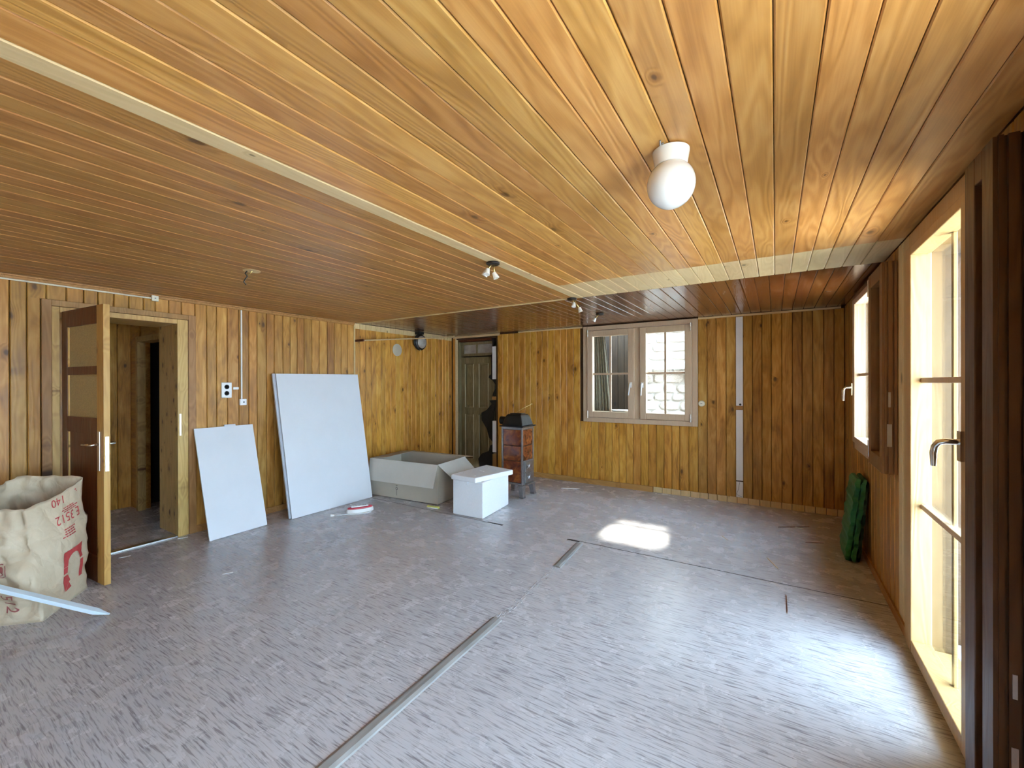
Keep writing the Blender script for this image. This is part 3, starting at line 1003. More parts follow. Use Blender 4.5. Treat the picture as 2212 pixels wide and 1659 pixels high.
g.tube([(-0.046, hy, 0.54), (-0.080, hy, 0.54), (-0.094, hy, 0.530), (-0.100, hy, 0.510), (-0.100, hy, 0.42)], [0.013, 0.013, 0.013, 0.013, 0.010], 12)
part(g, 'handle', 'chrome', sash, smooth='auto')

for yy in ((VY0 - 3.765 - 0.001, VY0 - 3.765 + 0.02), (VY1 - 3.765 - 0.02, VY1 - 3.765 + 0.001)):
    part(xb(G(), *yy, VZ0 - 0.82, VZ1 - 0.82, 0.077, 0.168), 'reveal_lining', 'pale', w2)
part(xb(G(), VY0 - 3.765 + 0.02, VY1 - 3.765 - 0.02, VZ0 - 0.82 - 0.001, VZ0 - 0.82 + 0.02, 0.077, 0.22), 'outer_sill', 'plastic', w2)
# folded inner sash lying back against the wall, its grooved edge towards the room
def folded_leaf(name, label, loc, length, z0, z1, thick, fm='winframe_d'):
    o = thing(name, label, 'window sash', loc, kind='structure')
    prof = [(0, 0), (0, length), (-thick, length), (-thick, 0.006), (-thick + 0.010, 0.006), (-thick + 0.010, 0.0), (-thick * 0.72, 0.0), (-thick * 0.72, 0.010), (-thick * 0.60, 0.010), (-thick * 0.60, 0.0), (-thick * 0.30, 0.0), (-thick * 0.30, 0.012), (-thick * 0.20, 0.012), (-thick * 0.20, 0)]
    g = G()
    g.prism([(x, min(y, 0.08)) for x, y in prof], lambda p: (p[0], p[1], z0), lambda p: (p[0], p[1], z1))
    part(g, 'grooved_stile', fm, o)
    g = G()
    g.box(-thick, 0, length - 0.08, length, z0, z1)
    part(g, 'stile', fm, o, 0.003)
    for a, b in ((z0, z0 + 0.09), (z1 - 0.09, z1)):
        part(G().box(-thick, 0, 0.081, length - 0.081, a, b), 'rail', fm, o, 0.003)
    part(G().box(-thick * 0.55, -thick * 0.45, 0.081, length - 0.081, z0 + 0.09, z1 - 0.09), 'pane', 'glass', o)
    return o


fl1 = folded_leaf('window_3', 'brown casement sash folded back flat beside the side window', (XR - 0.002, 3.315, 0), 0.445, 0.855, 2.125, 0.068)
for z0, z1, w in ((1.255, 1.345, 0.006), (1.02, 1.155, 0.011)):
    part(G().box(-0.036 - w, -0.036 + w, -0.0025, -0.0003, z0, z1), 'strike_plate', 'steel', fl1)
fl2 = folded_leaf('door_4', 'dark brown door leaf folded back against the wall beside the glazed door', (XR - 0.002, 1.775, 0), 0.22, 0.02, 2.115, 0.075, 'leaf_edge')
for z0, z1, w in ((0.50, 0.57, 0.005), (0.24, 0.36, 0.007)):
    part(G().box(-0.034 - w, -0.034 + w, -0.0025, -0.0003, z0, z1), 'strike_plate', 'steel', fl2)

# ================================================================== DOOR 3: glazed french door
def french(name, label, y0, y1, handle=True):
    o = thing(name, label, 'door', (XR, y0, 0), kind='structure')
    L = y1 - y0
    for nm, a in (('near_post', (-0.075, 0.05, 0, FZ + 0.045)), ('frame_post', (L - 0.045, L + 0.068, 0, FZ + 0.045)), ('frame_head', (0.05, L - 0.045, FZ - 0.035, FZ + 0.045))):
        part(xb(G(), *a, -0.014, 0.072), 'frame_post' if nm == 'near_post' else nm, 'winframe_d' if nm == 'near_post' else 'french', o, 0.004)
    part(xb(G(), 0.05, L - 0.045, 0, 0.022, -0.014, 0.165), 'threshold', 'french', o, 0.003)
    lf = bpy.data.objects.new('leaf', None)
    COL.objects.link(lf)
    lf.parent = o
    a0, a1, b0, b1 = 0.054, L - 0.049, 0.026, FZ - 0.039
    for a in ((a0, a0 + 0.082, b0, b1), (a1 - 0.088, a1, b0, b1)):
        part(xb(G(), *a, -0.030, 0.050), 'stile', 'french', lf, 0.004)
    part(xb(G(), a0 + 0.082, a1 - 0.088, b0, b0 + 0.062, -0.029, 0.050), 'rail', 'french', lf, 0.004)
    part(xb(G(), a0 + 0.082, a1 - 0.088, b1 - 0.045, b1, -0.029, 0.050), 'rail', 'french', lf, 0.004)
    part(xb(G(), a0 + 0.082, a1 - 0.088, b0 + 0.062, b1 - 0.045, 0.030, 0.035), 'pane', 'glass', lf)
    ym = (a0 + 0.082 + a1 - 0.088) / 2
    part(xb(G(), ym - 0.013, ym + 0.013, b0 + 0.062, b1 - 0.045, 0.0355, 0.050), 'glazing_bar', 'french', lf, 0.003)
    for zm in (0.775, 1.413):
        part(xb(G(), a0 + 0.082, a1 - 0.088, zm - 0.013, zm + 0.013, 0.010, 0.0295), 'glazing_bar', 'winframe', lf, 0.003)
    hy = a0 + 0.042
    g = G()
    g.box(-0.046, -0.0305, hy - 0.018, hy + 0.018, 1.115, 1.225)
    g.tube([(-0.046, hy, 1.185), (-0.082, hy, 1.185), (-0.097, hy + 0.004, 1.180), (-0.106, hy + 0.010, 1.165), (-0.110, hy + 0.012, 1.14), (-0.110, hy + 0.012, 1.09)], [0.011, 0.011, 0.011, 0.011, 0.011, 0.008], 12)
    part(g, 'handle', 'chrome', lf, smooth='auto')
    # outer reveal lining
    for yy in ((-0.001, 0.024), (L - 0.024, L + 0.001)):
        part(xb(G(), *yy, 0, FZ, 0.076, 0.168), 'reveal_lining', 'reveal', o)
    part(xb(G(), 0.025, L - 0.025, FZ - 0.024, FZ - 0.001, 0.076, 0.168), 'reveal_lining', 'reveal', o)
    return o


french('door_3', 'tall glazed spruce door with a lever handle in the window wall', FY0, FY1)
french('door_5', 'unseen glazed spruce door added beside the folded dark leaf for daylight', NY0, NY1)
french('door_6', 'unseen glazed spruce door added near the back wall for daylight', BY0, BY1)

# ================================================================== OUTSIDE
gr = G().box(-14, 16, -14, 22, -0.55, -0.45).build('ground', 'ground')
tag(gr, 'pale gravel ground outside the house', 'ground', kind='structure')
dk = G().box(XO + 0.01, 2.3, -2.2, 3.30, -0.20, -0.06).build('balcony_deck', 'deck')
tag(dk, 'grey deck outside the glazed doors', 'deck', kind='structure')
g = G()
g.box(XO + 0.01, 1.62, 3.42, 3.50, -0.3, 2.5)
ow = tag(g.build('wall_balcony', 'outwood'), 'boarded balcony end wall outside the glazed door', 'wall', kind='structure')
random.seed(17)
x = XO + 0.01
while x < 1.60:
    w = random.choice((0.055, 0.075, 0.09))
    b = min(x + w, 1.62)
    plank(ow, 'far', ((x + b) / 2, 3.42, -0.3), 2.8, b - x, 'outwood', jit=0.006)
    x = b
G().box(XO + 0.012, XO + 0.075, 3.30, 3.40, -0.3, 2.5).build('post', 'reveal', ow, bevel=0.004)

br = G().box(XO + 0.01, XO + 1.05, 1.75, 3.50, 2.505, 2.60).build('roof_shade', 'outwood')  # unseen roof added to keep sky light off the balcony wall
tag(br, 'unseen roof added to shade the balcony outside the tall glazed door', 'roof', kind='structure')
# neighbour's stone house; unseen wall top shaped to trim the floor's sun patch
NYF = 8.6
sh_ = thing('street_house', 'pale stone house across the lane behind the rear window', 'house', (-1.6, NYF, -0.45))
g = G()
g.box(-2.6, 3.2, 0.10, 0.5, 0, 5.28)
part(g, 'wall', 'mortar', sh_)
random.seed(29)
stone_protos = []
for k in range(7):
    bmx = bmesh.new()
    bmesh.ops.create_icosphere(bmx, subdivisions=2, radius=1.0)
    off = Vector((k * 3.1, k * 1.7, 0))
    for v in bmx.verts:
        q = Vector([math.copysign(abs(c) ** 0.55, c) for c in v.co])
        v.co = q * (1 + 0.18 * noise.noise(v.co * 1.4 + off))
    mx = bpy.data.meshes.new('stone')
    bmx.to_mesh(mx)
    bmx.free()
    mx.materials.append(M['stone'])
    stone_protos.append(mx)
z = 0.06
while z < 3.6:
    hgt = random.uniform(0.10, 0.19)
    x = -1.7 + random.uniform(0, 0.2)
    while x < 1.35:
        wd = random.uniform(0.18, 0.42)
        o = bpy.data.objects.new('stone', random.choice(stone_protos))
        COL.objects.link(o)
        o.parent = sh_
        o.location = (x + wd / 2, 0.10, z + hgt / 2)
        o.scale = (wd / 2 * 0.97, 0.05 + random.random() * 0.025, hgt / 2 * 0.95)
        x += wd + 0.012
    z += hgt + 0.012
part(G().box(0.52, 0.86, -0.22, 0.03, 0, 4.2), 'corner_pillar', 'outpost', sh_, 0.01)
part(G().box(0.30, 0.42, -0.10, 0.02, 0, 4.2), 'timber_post', 'outwood', sh_, 0.01)
part(G().box(-1.9, 0.50, -0.35, -0.02, 2.12, 2.24), 'ledge', 'outpost', sh_, 0.01)
part(G().cyl((0.20, -0.10, 0), (0.20, -0.10, 4.0), 0.022, n=10), 'drain_pipe', 'greyplas', sh_, smooth='auto')

# dark barn behind the left sash, its corner placed to block the sun
shed = thing('barn', 'dark weathered barn seen through the left sash of the rear window', 'barn', (-1.635, 6.42, -0.45))
g = G()
g.prism([(0, 0), (-3.2, 0.15), (-3.2, 1.5), (-0.62, 1.5)], lambda p: (p[0], p[1] + 0.03, 0), lambda p: (p[0], p[1] + 0.03, 5.0))
part(g, 'body', 'shed', shed)
random.seed(13)
x = 0.0
while x > -1.5:
    w = random.uniform(0.09, 0.15)
    part(G().box(x - w + 0.006, x, -0.002 - random.uniform(0.0, 0.012), 0.028, 0, 4.95), 'board', 'shed', shed)
    x -= w
# grey curtain hanging outside the left sash
g = G()
pts = []
for i in range(41):
    u = i / 40
    pts.append((-2.185 + 0.20 * u, 5.72 + 0.016 * math.sin(u * 34) + 0.006 * math.sin(u * 80)))
for i in range(40):
    (xa, ya), (xb_, yb_) = pts[i], pts[i + 1]
    fl_ = lambda z, xx: -2.19 + (xx + 2.19) * (0.75 + 0.55 * (2.13 - z) / 1.2)
    g.add([(fl_(2.12, xa), ya, 2.12), (fl_(2.12, xb_), yb_, 2.12), (fl_(1.01, xb_), yb_, 1.01), (fl_(1.01, xa), ya, 1.01)], [(0, 1, 2, 3)])
cu = g.build('curtain', 'curtain', smooth=True)
sm = cu.modifiers.new('thickness', 'SOLIDIFY')
sm.thickness = 0.002
tag(cu, 'grey lace curtain hanging behind the left sash of the rear window', 'curtain')


# ================================================================== THINGS
# ---- leaning white panels
def leaning(name, label, p0, p1, x_bottom, x_top, ztop, thick, extra=None):
    """panel whose bottom edge runs p0..p1 on the floor (y values) and whose top rests near the wall"""
    o = thing(name, label, 'panel', (x_bottom, (p0 + p1) / 2, 0))
    return o


def slab(gm, pts_bottom, pts_top, thick):
    """pts: two (x, y, z) each, front face; thickness away from the room (-x, down-slope normal)"""
    a, b = (Vector(p) for p in pts_bottom)
    d, c = (Vector(p) for p in pts_top)
    n = (b - a).cross(d - a).normalized()
    if n.x < 0:
        n = -n
    fr = [a, b, c, d]
    bk = [p - n * thick for p in fr]
    return gm.add(fr + bk, [(0, 1, 2, 3), (7, 6, 5, 4), (0, 4, 5, 1), (1, 5, 6, 2), (2, 6, 7, 3), (3, 7, 4, 0)])


ps = thing('plasterboard', 'smaller white gypsum panel leaning on the wall beside the doorway', 'panel', (-4.29, 2.0, 0))
o = ps.location
slab(G(), [(-4.272 - o.x, 1.752 - o.y, 0.004), (-4.288 - o.x, 2.262 - o.y, 0.004)], [(-4.618 - o.x, 1.768 - o.y, 0.985), (-4.625 - o.x, 2.294 - o.y, 0.985)], 0.012).build('sheet', 'gyps', ps)
p2 = thing('plasterboard_offcut', 'white offcut tucked behind the smaller leaning panel', 'panel', (-4.40, 2.09, 0))
o = p2.location
slab(G(), [(-4.330 - o.x, 2.035 - o.y, 0.004), (-4.332 - o.x, 2.137 - o.y, 0.004)], [(-4.645 - o.x, 2.036 - o.y, 1.0), (-4.645 - o.x, 2.138 - o.y, 1.0)], 0.010).build('sheet', 'gyps', p2)
pb = thing('plasterboard', 'large white gypsum panel leaning on the wall beside the cardboard box', 'panel', (-4.25, 3.0, 0))
o = pb.location
slab(G(), [(-4.240 - o.x, 2.488 - o.y, 0.004), (-4.222 - o.x, 3.497 - o.y, 0.004)], [(-4.592 - o.x, 2.52 - o.y, 1.515), (-4.592 - o.x, 3.575 - o.y, 1.523)], 0.013).build('sheet', 'gyps', pb)
pc = thing('plasterboard', 'second white panel standing flat behind the large leaning panel', 'panel', (-4.28, 3.0, 0))
o = pc.location
slab(G(), [(-4.266 - o.x, 2.476 - o.y, 0.006), (-4.248 - o.x, 3.485 - o.y, 0.006)], [(-4.620 - o.x, 2.495 - o.y, 1.516), (-4.620 - o.x, 3.55 - o.y, 1.522)], 0.020).build('sheet', 'gypsback', pc)

# ---- cardboard box
cb = thing('cardboard_box', 'open tan cardboard box with its flaps folded out', 'box', (-3.30, 3.66, 0))
BX, BD, BH = 1.06, 0.60, 0.463
ang = math.radians(4.5)
ux, uy = Vector((-math.cos(ang), -math.sin(ang), 0)), Vector((-math.sin(math.radians(7.5)), math.cos(math.radians(7.5)), 0))
K = [Vector((0, 0, 0)), ux * BX, ux * BX + uy * BD, uy * BD]
UP = Vector((0, 0, 1))


def wallq(gm, a, b, h0, h1, t, inward):
    n = (b - a).cross(UP).normalized()
    if n.dot(inward) < 0:
        n = -n
    vs = [a + UP * h0, b + UP * h0, b + UP * h1, a + UP * h1]
    return gm.add(vs + [v + n * t for v in vs], [(0, 1, 2, 3), (7, 6, 5, 4), (0, 4, 5, 1), (1, 5, 6, 2), (2, 6, 7, 3), (3, 7, 4, 0)])


cen = (K[0] + K[2]) / 2
for i in range(4):
    a, b = K[i], K[(i + 1) % 4]
    wallq(G(), a, b, 0.004, BH, 0.005, cen - (a + b) / 2).build('side', 'card', cb)
g = G()
g.add([k + UP * 0.004 for k in K] + [k + UP * 0.009 for k in K], [(3, 2, 1, 0), (4, 5, 6, 7), (0, 1, 5, 4), (1, 2, 6, 5), (2, 3, 7, 6), (3, 0, 4, 7)])
g.build('bottom', 'cardin', cb)


def flap(a, b, outv, rise, length, taper, mat):
    """flap hinged on the top edge a-b, going along outv*cos + up*sin"""
    d = (outv * math.cos(rise) + UP * math.sin(rise)).normalized() * length
    e = (b - a).normalized() * taper
    a, b = a + UP * (BH + 0.001), b + UP * (BH + 0.001)
    n = (b - a).cross(d).normalized() * 0.004
    vs = [a, b, b + d - e, a + d + e]
    return G().add(vs + [v + n for v in vs], [(0, 1, 2, 3), (7, 6, 5, 4), (0, 4, 5, 1), (1, 5, 6, 2), (2, 6, 7, 3), (3, 7, 4, 0)]).build('flap', mat, cb)


flap(K[0], K[1], -uy, math.radians(-78), 0.27, 0.02, 'flap')        # front, hanging down
flap(K[3], K[0], -ux, math.radians(-38), 0.27, 0.03, 'flap')        # right, out and down
flap(K[1], K[2], -ux, math.radians(6), 0.27, 0.02, 'cardin')          # left, folded inward
flap(K[2], K[3], uy, math.radians(-8), 0.24, 0.01, 'card')            # rear, outward
# small printed mark on the front
fdir = (K[1] - K[0]).normalized()
fn = -uy
mk = K[0] + fdir * 0.62
g = G()
pt = lambda s, z: mk + fdir * s + fn * 0.0012 + UP * z
ring = []
for i in range(16):
    t = 2 * math.pi * i / 16
    ring.append((math.cos(t), math.sin(t)))
for i in range(16):
    c0, c1 = ring[i], ring[(i + 1) % 16]
    g.add([pt(0.018 * c0[0], 0.125 + 0.018 * c0[1]), pt(0.018 * c1[0], 0.125 + 0.018 * c1[1]), pt(0.011 * c1[0], 0.125 + 0.011 * c1[1]), pt(0.011 * c0[0], 0.125 + 0.011 * c0[1])], [(0, 1, 2, 3)])
g.add([pt(-0.004, 0.04), pt(0.004, 0.04), pt(0.004, 0.106), pt(-0.004, 0.106)], [(0, 1, 2, 3)])
g.add([pt(-0.014, 0.158), pt(0.014, 0.158), pt(0.014, 0.164), pt(-0.014, 0.164)], [(0, 1, 2, 3)])
g.build('printed_mark', 'greyprint', cb)

# ---- styrofoam box
sb = thing('styrofoam_box', 'white styrofoam box with its lid set askew', 'box', (-2.56, 3.52, 0))
Fc, Lc, Rc = Vector((0, 0, 0)), Vector((-0.382, -0.014, 0)), Vector((-0.058, 0.588, 0))
Bc = Lc + Rc
KK = [Fc, Rc, Bc, Lc]
g = G()
ctr = (Fc + Bc) / 2
zz = 0.375
inn = [ctr + (k - ctr) * 0.86 for k in KK]
vs = [k + UP * 0.003 for k in KK] + [k + UP * zz for k in KK] + [k + UP * zz for k in inn] + [k + UP * 0.04 for k in inn]
fs = [(3, 2, 1, 0)]
for i in range(4):
    j = (i + 1) % 4
    fs += [(i, j, 4 + j, 4 + i), (4 + i, 4 + j, 8 + j, 8 + i), (8 + i, 8 + j, 12 + j, 12 + i)]
fs += [(12, 13, 14, 15)]
g.add(vs, fs)
g.build('body', 'styro', sb, bevel=0.006)
lid_w = [(-2.613, 3.469), (-2.505, 4.03), (-2.935, 4.115), (-2.948, 3.480)]
lw_ = [Vector((x + 2.56, y - 3.52, 0)) for x, y in lid_w]
g = G()
g.add([k + UP * 0.376 for k in lw_] + [k + UP * 0.430 for k in lw_], [(3, 2, 1, 0), (4, 5, 6, 7), (0, 1, 5, 4), (1, 2, 6, 5), (2, 3, 7, 6), (3, 0, 4, 7)])
lid = g.build('lid', 'styro', sb, bevel=0.010)
g = G()
lc = sum(lw_, Vector()) / 4
e1 = (lw_[1] - lw_[0]).normalized()
e2 = (lw_[3] - lw_[0]).normalized()
for s, t, l, w in ((0.02, 0.02, 0.05, 0.012), (0.14, -0.05, 0.05, 0.012), (-0.17, 0.10, 0.02, 0.012), (0.22, 0.12, 0.02, 0.010), (-0.22, -0.11, 0.014, 0.014)):
    c = lc + e1 * s + e2 * t
    vs = [c + e2 * a * l / 2 + e1 * b * w / 2 for a, b in ((-1, -1), (1, -1), (1, 1), (-1, 1))]
    g.add([v + UP * 0.4300 for v in vs] + [v + UP * 0.4335 for v in vs], [(3, 2, 1, 0), (4, 5, 6, 7), (0, 1, 5, 4), (1, 2, 6, 5), (2, 3, 7, 6), (3, 0, 4, 7)])
g.build('moulded_ribs', 'styro', lid)
G().box(-0.205, -0.180, -0.020, -0.008, 0.335, 0.374).build('latch', 'styro', sb, bevel=0.003)

# ---- tiled stove
stv = thing('tiled_stove', 'small brown tiled stove with a black cast-iron top', 'stove', (-2.765, 4.56, 0))
wx, wy = 0.150, 0.140        # half sizes
Z_B, Z_T = 0.165, 0.855
part(G().box(-wx + 0.012, wx - 0.012, -wy + 0.012, wy - 0.012, Z_B, Z_T), 'core', 'iron', stv)
for sx in (-1, 1):
    for sy in (-1, 1):
        cx, cy = sx * (wx - 0.008), sy * (wy - 0.008)
        part(G().box(cx - 0.011, cx + 0.011, cy - 0.011, cy + 0.011, Z_B - 0.01, Z_T), 'corner_rail', 'nickel', stv, 0.003)
for z0, z1 in ((Z_B - 0.012, Z_B + 0.012), (Z_T - 0.022, Z_T + 0.006)):
    g = G()
    for a in ((-wx, wx, -wy - 0.004, -wy + 0.012), (-wx, wx, wy - 0.012, wy + 0.004), (-wx - 0.004, -wx + 0.012, -wy, wy), (wx - 0.012, wx + 0.004, -wy, wy)):
        g.box(a[0], a[1], a[2], a[3], z0, z1)
    part(g, 'band', 'nickel', stv, 0.002)
zt = [Z_B + 0.014, 0.446, 0.632, Z_T - 0.024]
for a, b in zip(zt[:-1], zt[1:]):
    part(G().box(-wx + 0.024, wx - 0.024, -wy + 0.002, -wy + 0.011, a + 0.003, b - 0.003), 'tile', 'tile', stv, 0.003)
    part(G().box(-wx + 0.024, wx - 0.024, wy - 0.011, wy - 0.002, a + 0.003, b - 0.003), 'tile', 'tile', stv, 0.003)
    part(G().box(-wx + 0.002, -wx + 0.011, -wy + 0.024, wy - 0.024, a + 0.003, b - 0.003), 'tile', 'tile', stv, 0.003)
    if a > 0.4:
        part(G().box(wx - 0.011, wx - 0.002, -wy + 0.024, wy - 0.024, a + 0.003, b - 0.003), 'tile', 'tile', stv, 0.003)
# front doors on the right face
fd_ = part(G().box(wx + 0.0, wx + 0.012, -wy + 0.022, wy - 0.022, Z_B + 0.0, 0.452), 'door_plate', 'nickel', stv, 0.004)
for z0, z1 in ((0.315, 0.440), (0.180, 0.300)):
    dd = part(G().box(wx + 0.013, wx + 0.028, -wy + 0.040, wy - 0.040, z0, z1), 'fire_door', 'nickel', stv, 0.006)
    G().cyl((wx + 0.028, 0.0, (z0 + z1) / 2), (wx + 0.042, 0.0, (z0 + z1) / 2), 0.034, 0.026, 20).build('air_rosette', 'nickel', dd, smooth='auto')
    G().tube([(wx + 0.030, -0.07, (z0 + z1) / 2 - 0.02), (wx + 0.050, -0.07, (z0 + z1) / 2), (wx + 0.030, -0.07, (z0 + z1) / 2 + 0.02)], 0.006, 8).build('latch', 'nickel', dd, smooth=True)
part(G().box(wx + 0.013, wx + 0.060, -wy + 0.03, wy - 0.03, 0.160, 0.172), 'ash_lip', 'nickel', stv, 0.002)
for sx in (-1, 1):
    for sy in (-1, 1):
        g = G()
        px, py = sx * (wx - 0.022), sy * (wy - 0.022)
        ex, ey = sx * (wx - 0.004), sy * (wy - 0.004)
        s0, s1 = 0.036, 0.026
        top = [(px - s0, py - s0), (px + s0, py - s0), (px + s0, py + s0), (px - s0, py + s0)]
        bot = [(ex - s1, ey - s1), (ex + s1, ey - s1), (ex + s1, ey + s1), (ex - s1, ey + s1)]
        g.add([(x, y, 0.022) for x, y in bot] + [(x, y, Z_B - 0.013) for x, y in top], [(3, 2, 1, 0), (4, 5, 6, 7), (0, 1, 5, 4), (1, 2, 6, 5), (2, 3, 7, 6), (3, 0, 4, 7)])
        g.box(ex - 0.030, ex + 0.030, ey - 0.030, ey + 0.030, 0.001, 0.021)
        part(g, 'leg', 'nickel', stv, 0.004)
g = G()
g.add([(-wx - 0.022, -wy - 0.022, Z_T + 0.007), (wx + 0.022, -wy - 0.022, Z_T + 0.007), (wx + 0.022, wy + 0.022, Z_T + 0.007), (-wx - 0.022, wy + 0.022, Z_T + 0.007),
       (-wx - 0.022, -wy - 0.022, Z_T + 0.022), (wx + 0.022, -wy - 0.022, Z_T + 0.022), (wx + 0.022, wy + 0.022, Z_T + 0.022), (-wx - 0.022, wy + 0.022, Z_T + 0.022)],
      [(3, 2, 1, 0), (4, 5, 6, 7), (0, 1, 5, 4), (1, 2, 6, 5), (2, 3, 7, 6), (3, 0, 4, 7)])
part(g, 'top_plate', 'iron', stv, 0.004)
g = G()
rings = [(1.0, Z_T + 0.023), (0.93, Z_T + 0.06), (0.80, Z_T + 0.12), (0.70, Z_T + 0.150), (0.62, Z_T + 0.160)]
vs, fs = [], []
for s, z in rings:
    vs += [(sx * wx * s, sy * wy * s, z) for sx, sy in ((-1, -1), (1, -1), (1, 1), (-1, 1))]
for i in range(len(rings) - 1):
    for k in range(4):
        fs.append((i * 4 + k, i * 4 + (k + 1) % 4, i * 4 + 4 + (k + 1) % 4, i * 4 + 4 + k))
fs += [(3, 2, 1, 0), tuple(len(vs) - 4 + k for k in range(4))]
g.add(vs, fs)
hood = part(g, 'hood', 'iron', stv, 0.008)
G().box(-0.085, 0.085, -0.05, 0.05, Z_T + 0.161, Z_T + 0.172).build('lid', 'iron', hood, bevel=0.005)
part(G().cyl((-wx * 0.80, -0.02, Z_T + 0.074), (-wx - 0.085, -0.02, Z_T + 0.074), 0.048, 0.052, 24), 'flue_collar', 'iron', stv, smooth='auto')
part(G().tube([(-0.03, 0.0, Z_T + 0.170), (0.05, 0.03, Z_T + 0.225), (0.16, 0.07, Z_T + 0.285)], 0.0035, 8), 'wire_handle', 'brass', stv, smooth=True)
part(G().lathe([(0.0005, -0.008), (0.006, -0.006), (0.009, 0), (0.006, 0.006), (0.0005, 0.008)], (0.163, 0.071, Z_T + 0.287), 12), 'wire_knob', 'brass', stv, smooth=True)

# ---- paper sack
bag = thing('paper_sack', 'open brown paper sack with red print standing by the open door', 'paper bag', (-3.98, 0.66, 0))
bo = Vector((-3.98, 0.66, 0))
A, B, Cc, D = (Vector(p) - bo for p in ((-3.680, 0.640, 0), (-4.030, 0.912, 0), (-4.300, 0.655, 0), (-3.930, 0.385, 0)))
At, Bt, Ct, Dt = (Vector(p) - bo for p in ((-3.870, 0.600, 0.640), (-4.085, 0.908, 0.742), (-4.330, 0.640, 0.800), (-4.060, 0.390, 0.660)))
faces4 = [(A, B, At, Bt), (B, Cc, Bt, Ct), (Cc, D, Ct, Dt), (D, A, Dt, At)]


def bag_pt(fi, u, v):
    a, b, at, bt = faces4[fi]
    p0 = a.lerp(b, u)
    p1 = at.lerp(bt, u)
    p = p0.lerp(p1, v)
    bulge = 0.030 * math.sin(math.pi * v) * math.sin(math.pi * u) + 0.016 * math.sin(math.pi * u) * v
    n = (b - a).cross(Vector((0, 0, 1))).normalized()
    cen = (A + B + Cc + D) / 4
    if n.dot((a + b) / 2 - cen) < 0:
        n = -n
    p = p + n * bulge
    amp = 0.22 if fi == 0 else 1.0
    amp = amp + (1 - amp) * (abs(2 * u - 1) ** 4)
    edge = min(1.0, v * 6)
    nv = noise.noise_vector(p * 5.0 + Vector((3, 7, 1))) * 0.022 + noise.noise_vector(p * 13.0) * 0.012
    # ridged creases
    cr = abs(noise.noise(p * 8.5 + Vector((9, 2, 5))))
    p = p + nv * edge * amp + n * (0.040 * (0.22 - cr) + 0.016 * (0.2 - abs(noise.noise(p * 19.0 + Vector((1, 8, 3)))))) * edge * amp
    if v > 0.9:
        p.z += 0.014 * noise.noise(Vector((u * 5 + fi * 3.0, 0.3, 1.1)))
    p.z = max(p.z, 0.002)
    return p


NU, NV = 26, 34
verts, idx, fcs = [], {}, []
for fi in range(4):
    for i in range(NU):
        for j in range(NV + 1):
            idx[(fi, i, j)] = len(verts)
            verts.append(bag_pt(fi, i / NU, j / NV))


def bi(fi, i, j):
    return idx[(fi, i, j)] if i < NU else idx[((fi + 1) % 4, 0, j)]


for fi in range(4):
    for i in range(NU):
        for j in range(NV):
            fcs.append((bi(fi, i, j), bi(fi, i + 1, j), bi(fi, i + 1, j + 1), bi(fi, i, j + 1)))
g = G()
g.add(verts, fcs)
bott = [bag_pt(fi, 0, 0) for fi in range(4)]
body = g.build('sack_wall', 'paper', bag, smooth=True)
sm = body.modifiers.new('thickness', 'SOLIDIFY')
sm.thickness = 0.0012
sm.offset = -1
G().add([p for p in (A, B, Cc, D)] + [p + UP * 0.003 for p in (A, B, Cc, D)], [(3, 2, 1, 0), (4, 5, 6, 7), (0, 1, 5, 4), (1, 2, 6, 5), (2, 3, 7, 6), (3, 0, 4, 7)]).build('sack_bottom', 'paper', bag)


def bag_print(name, polys_uv, fi, mat):
    g = G()
    for poly in polys_uv:
        c = (sum(p[0] for p in poly) / len(poly), sum(p[1] for p in poly) / len(poly))
        pts = []
        for u, v in poly:
            p = bag_pt(fi, u, v)
            du = bag_pt(fi, min(u + .01, 1), v) - bag_pt(fi, max(u - .01, 0), v)
            dv = bag_pt(fi, u, min(v + .01, 1)) - bag_pt(fi, u, max(v - .01, 0))
            n = du.cross(dv).normalized()
            cen = (A + B + Cc + D) / 4 + UP * 0.35
            if n.dot(p - cen) < 0:
                n = -n
            pts.append(p + n * 0.0032)
        g.add(pts, [tuple(range(len(pts)))])
    me = bpy.data.meshes.new(name)
    me.from_pydata(g.v, [], g.f)
    me.materials.append(M[mat])
    return link(name, me, bag)


def text_tris(txt):
    cu = bpy.data.curves.new('t', 'FONT')
    cu.body = txt
    cu.align_x = 'CENTER'
    cu.align_y = 'CENTER'
    cu.size = 1.0
    cu.resolution_u = 3
    ob = bpy.data.objects.new('t', cu)
    COL.objects.link(ob)
    bpy.context.view_layer.update()
    me = bpy.data.meshes.new_from_object(ob.evaluated_get(bpy.context.evaluated_depsgraph_get()))
    bm = bmesh.new()
    bm.from_mesh(me)
    bmesh.ops.triangulate(bm, faces=bm.faces)
    tr = [[(v.co.x, v.co.y) for v in f.verts] for f in bm.faces]
    bm.free()
    bpy.data.objects.remove(ob)
    bpy.data.meshes.remove(me)
    return tr


# face lengths for turning metres into u, v
LU = (B - A).length
LV = 0.72


def put_text(name, txt, fi, uc, vc, size, rot, mat, lu=LU, sx=1.0):
    tr = text_tris(txt)
    c, s = math.cos(rot), math.sin(rot)
    polys = []
    for t in tr:
        q = []
        for x, y in t:
            x *= size * sx
            y *= size
            q.append((uc + (x * c - y * s) / lu, vc + (x * s + y * c) / LV))
        polys.append(q)
    return bag_print(name, polys, fi, mat)


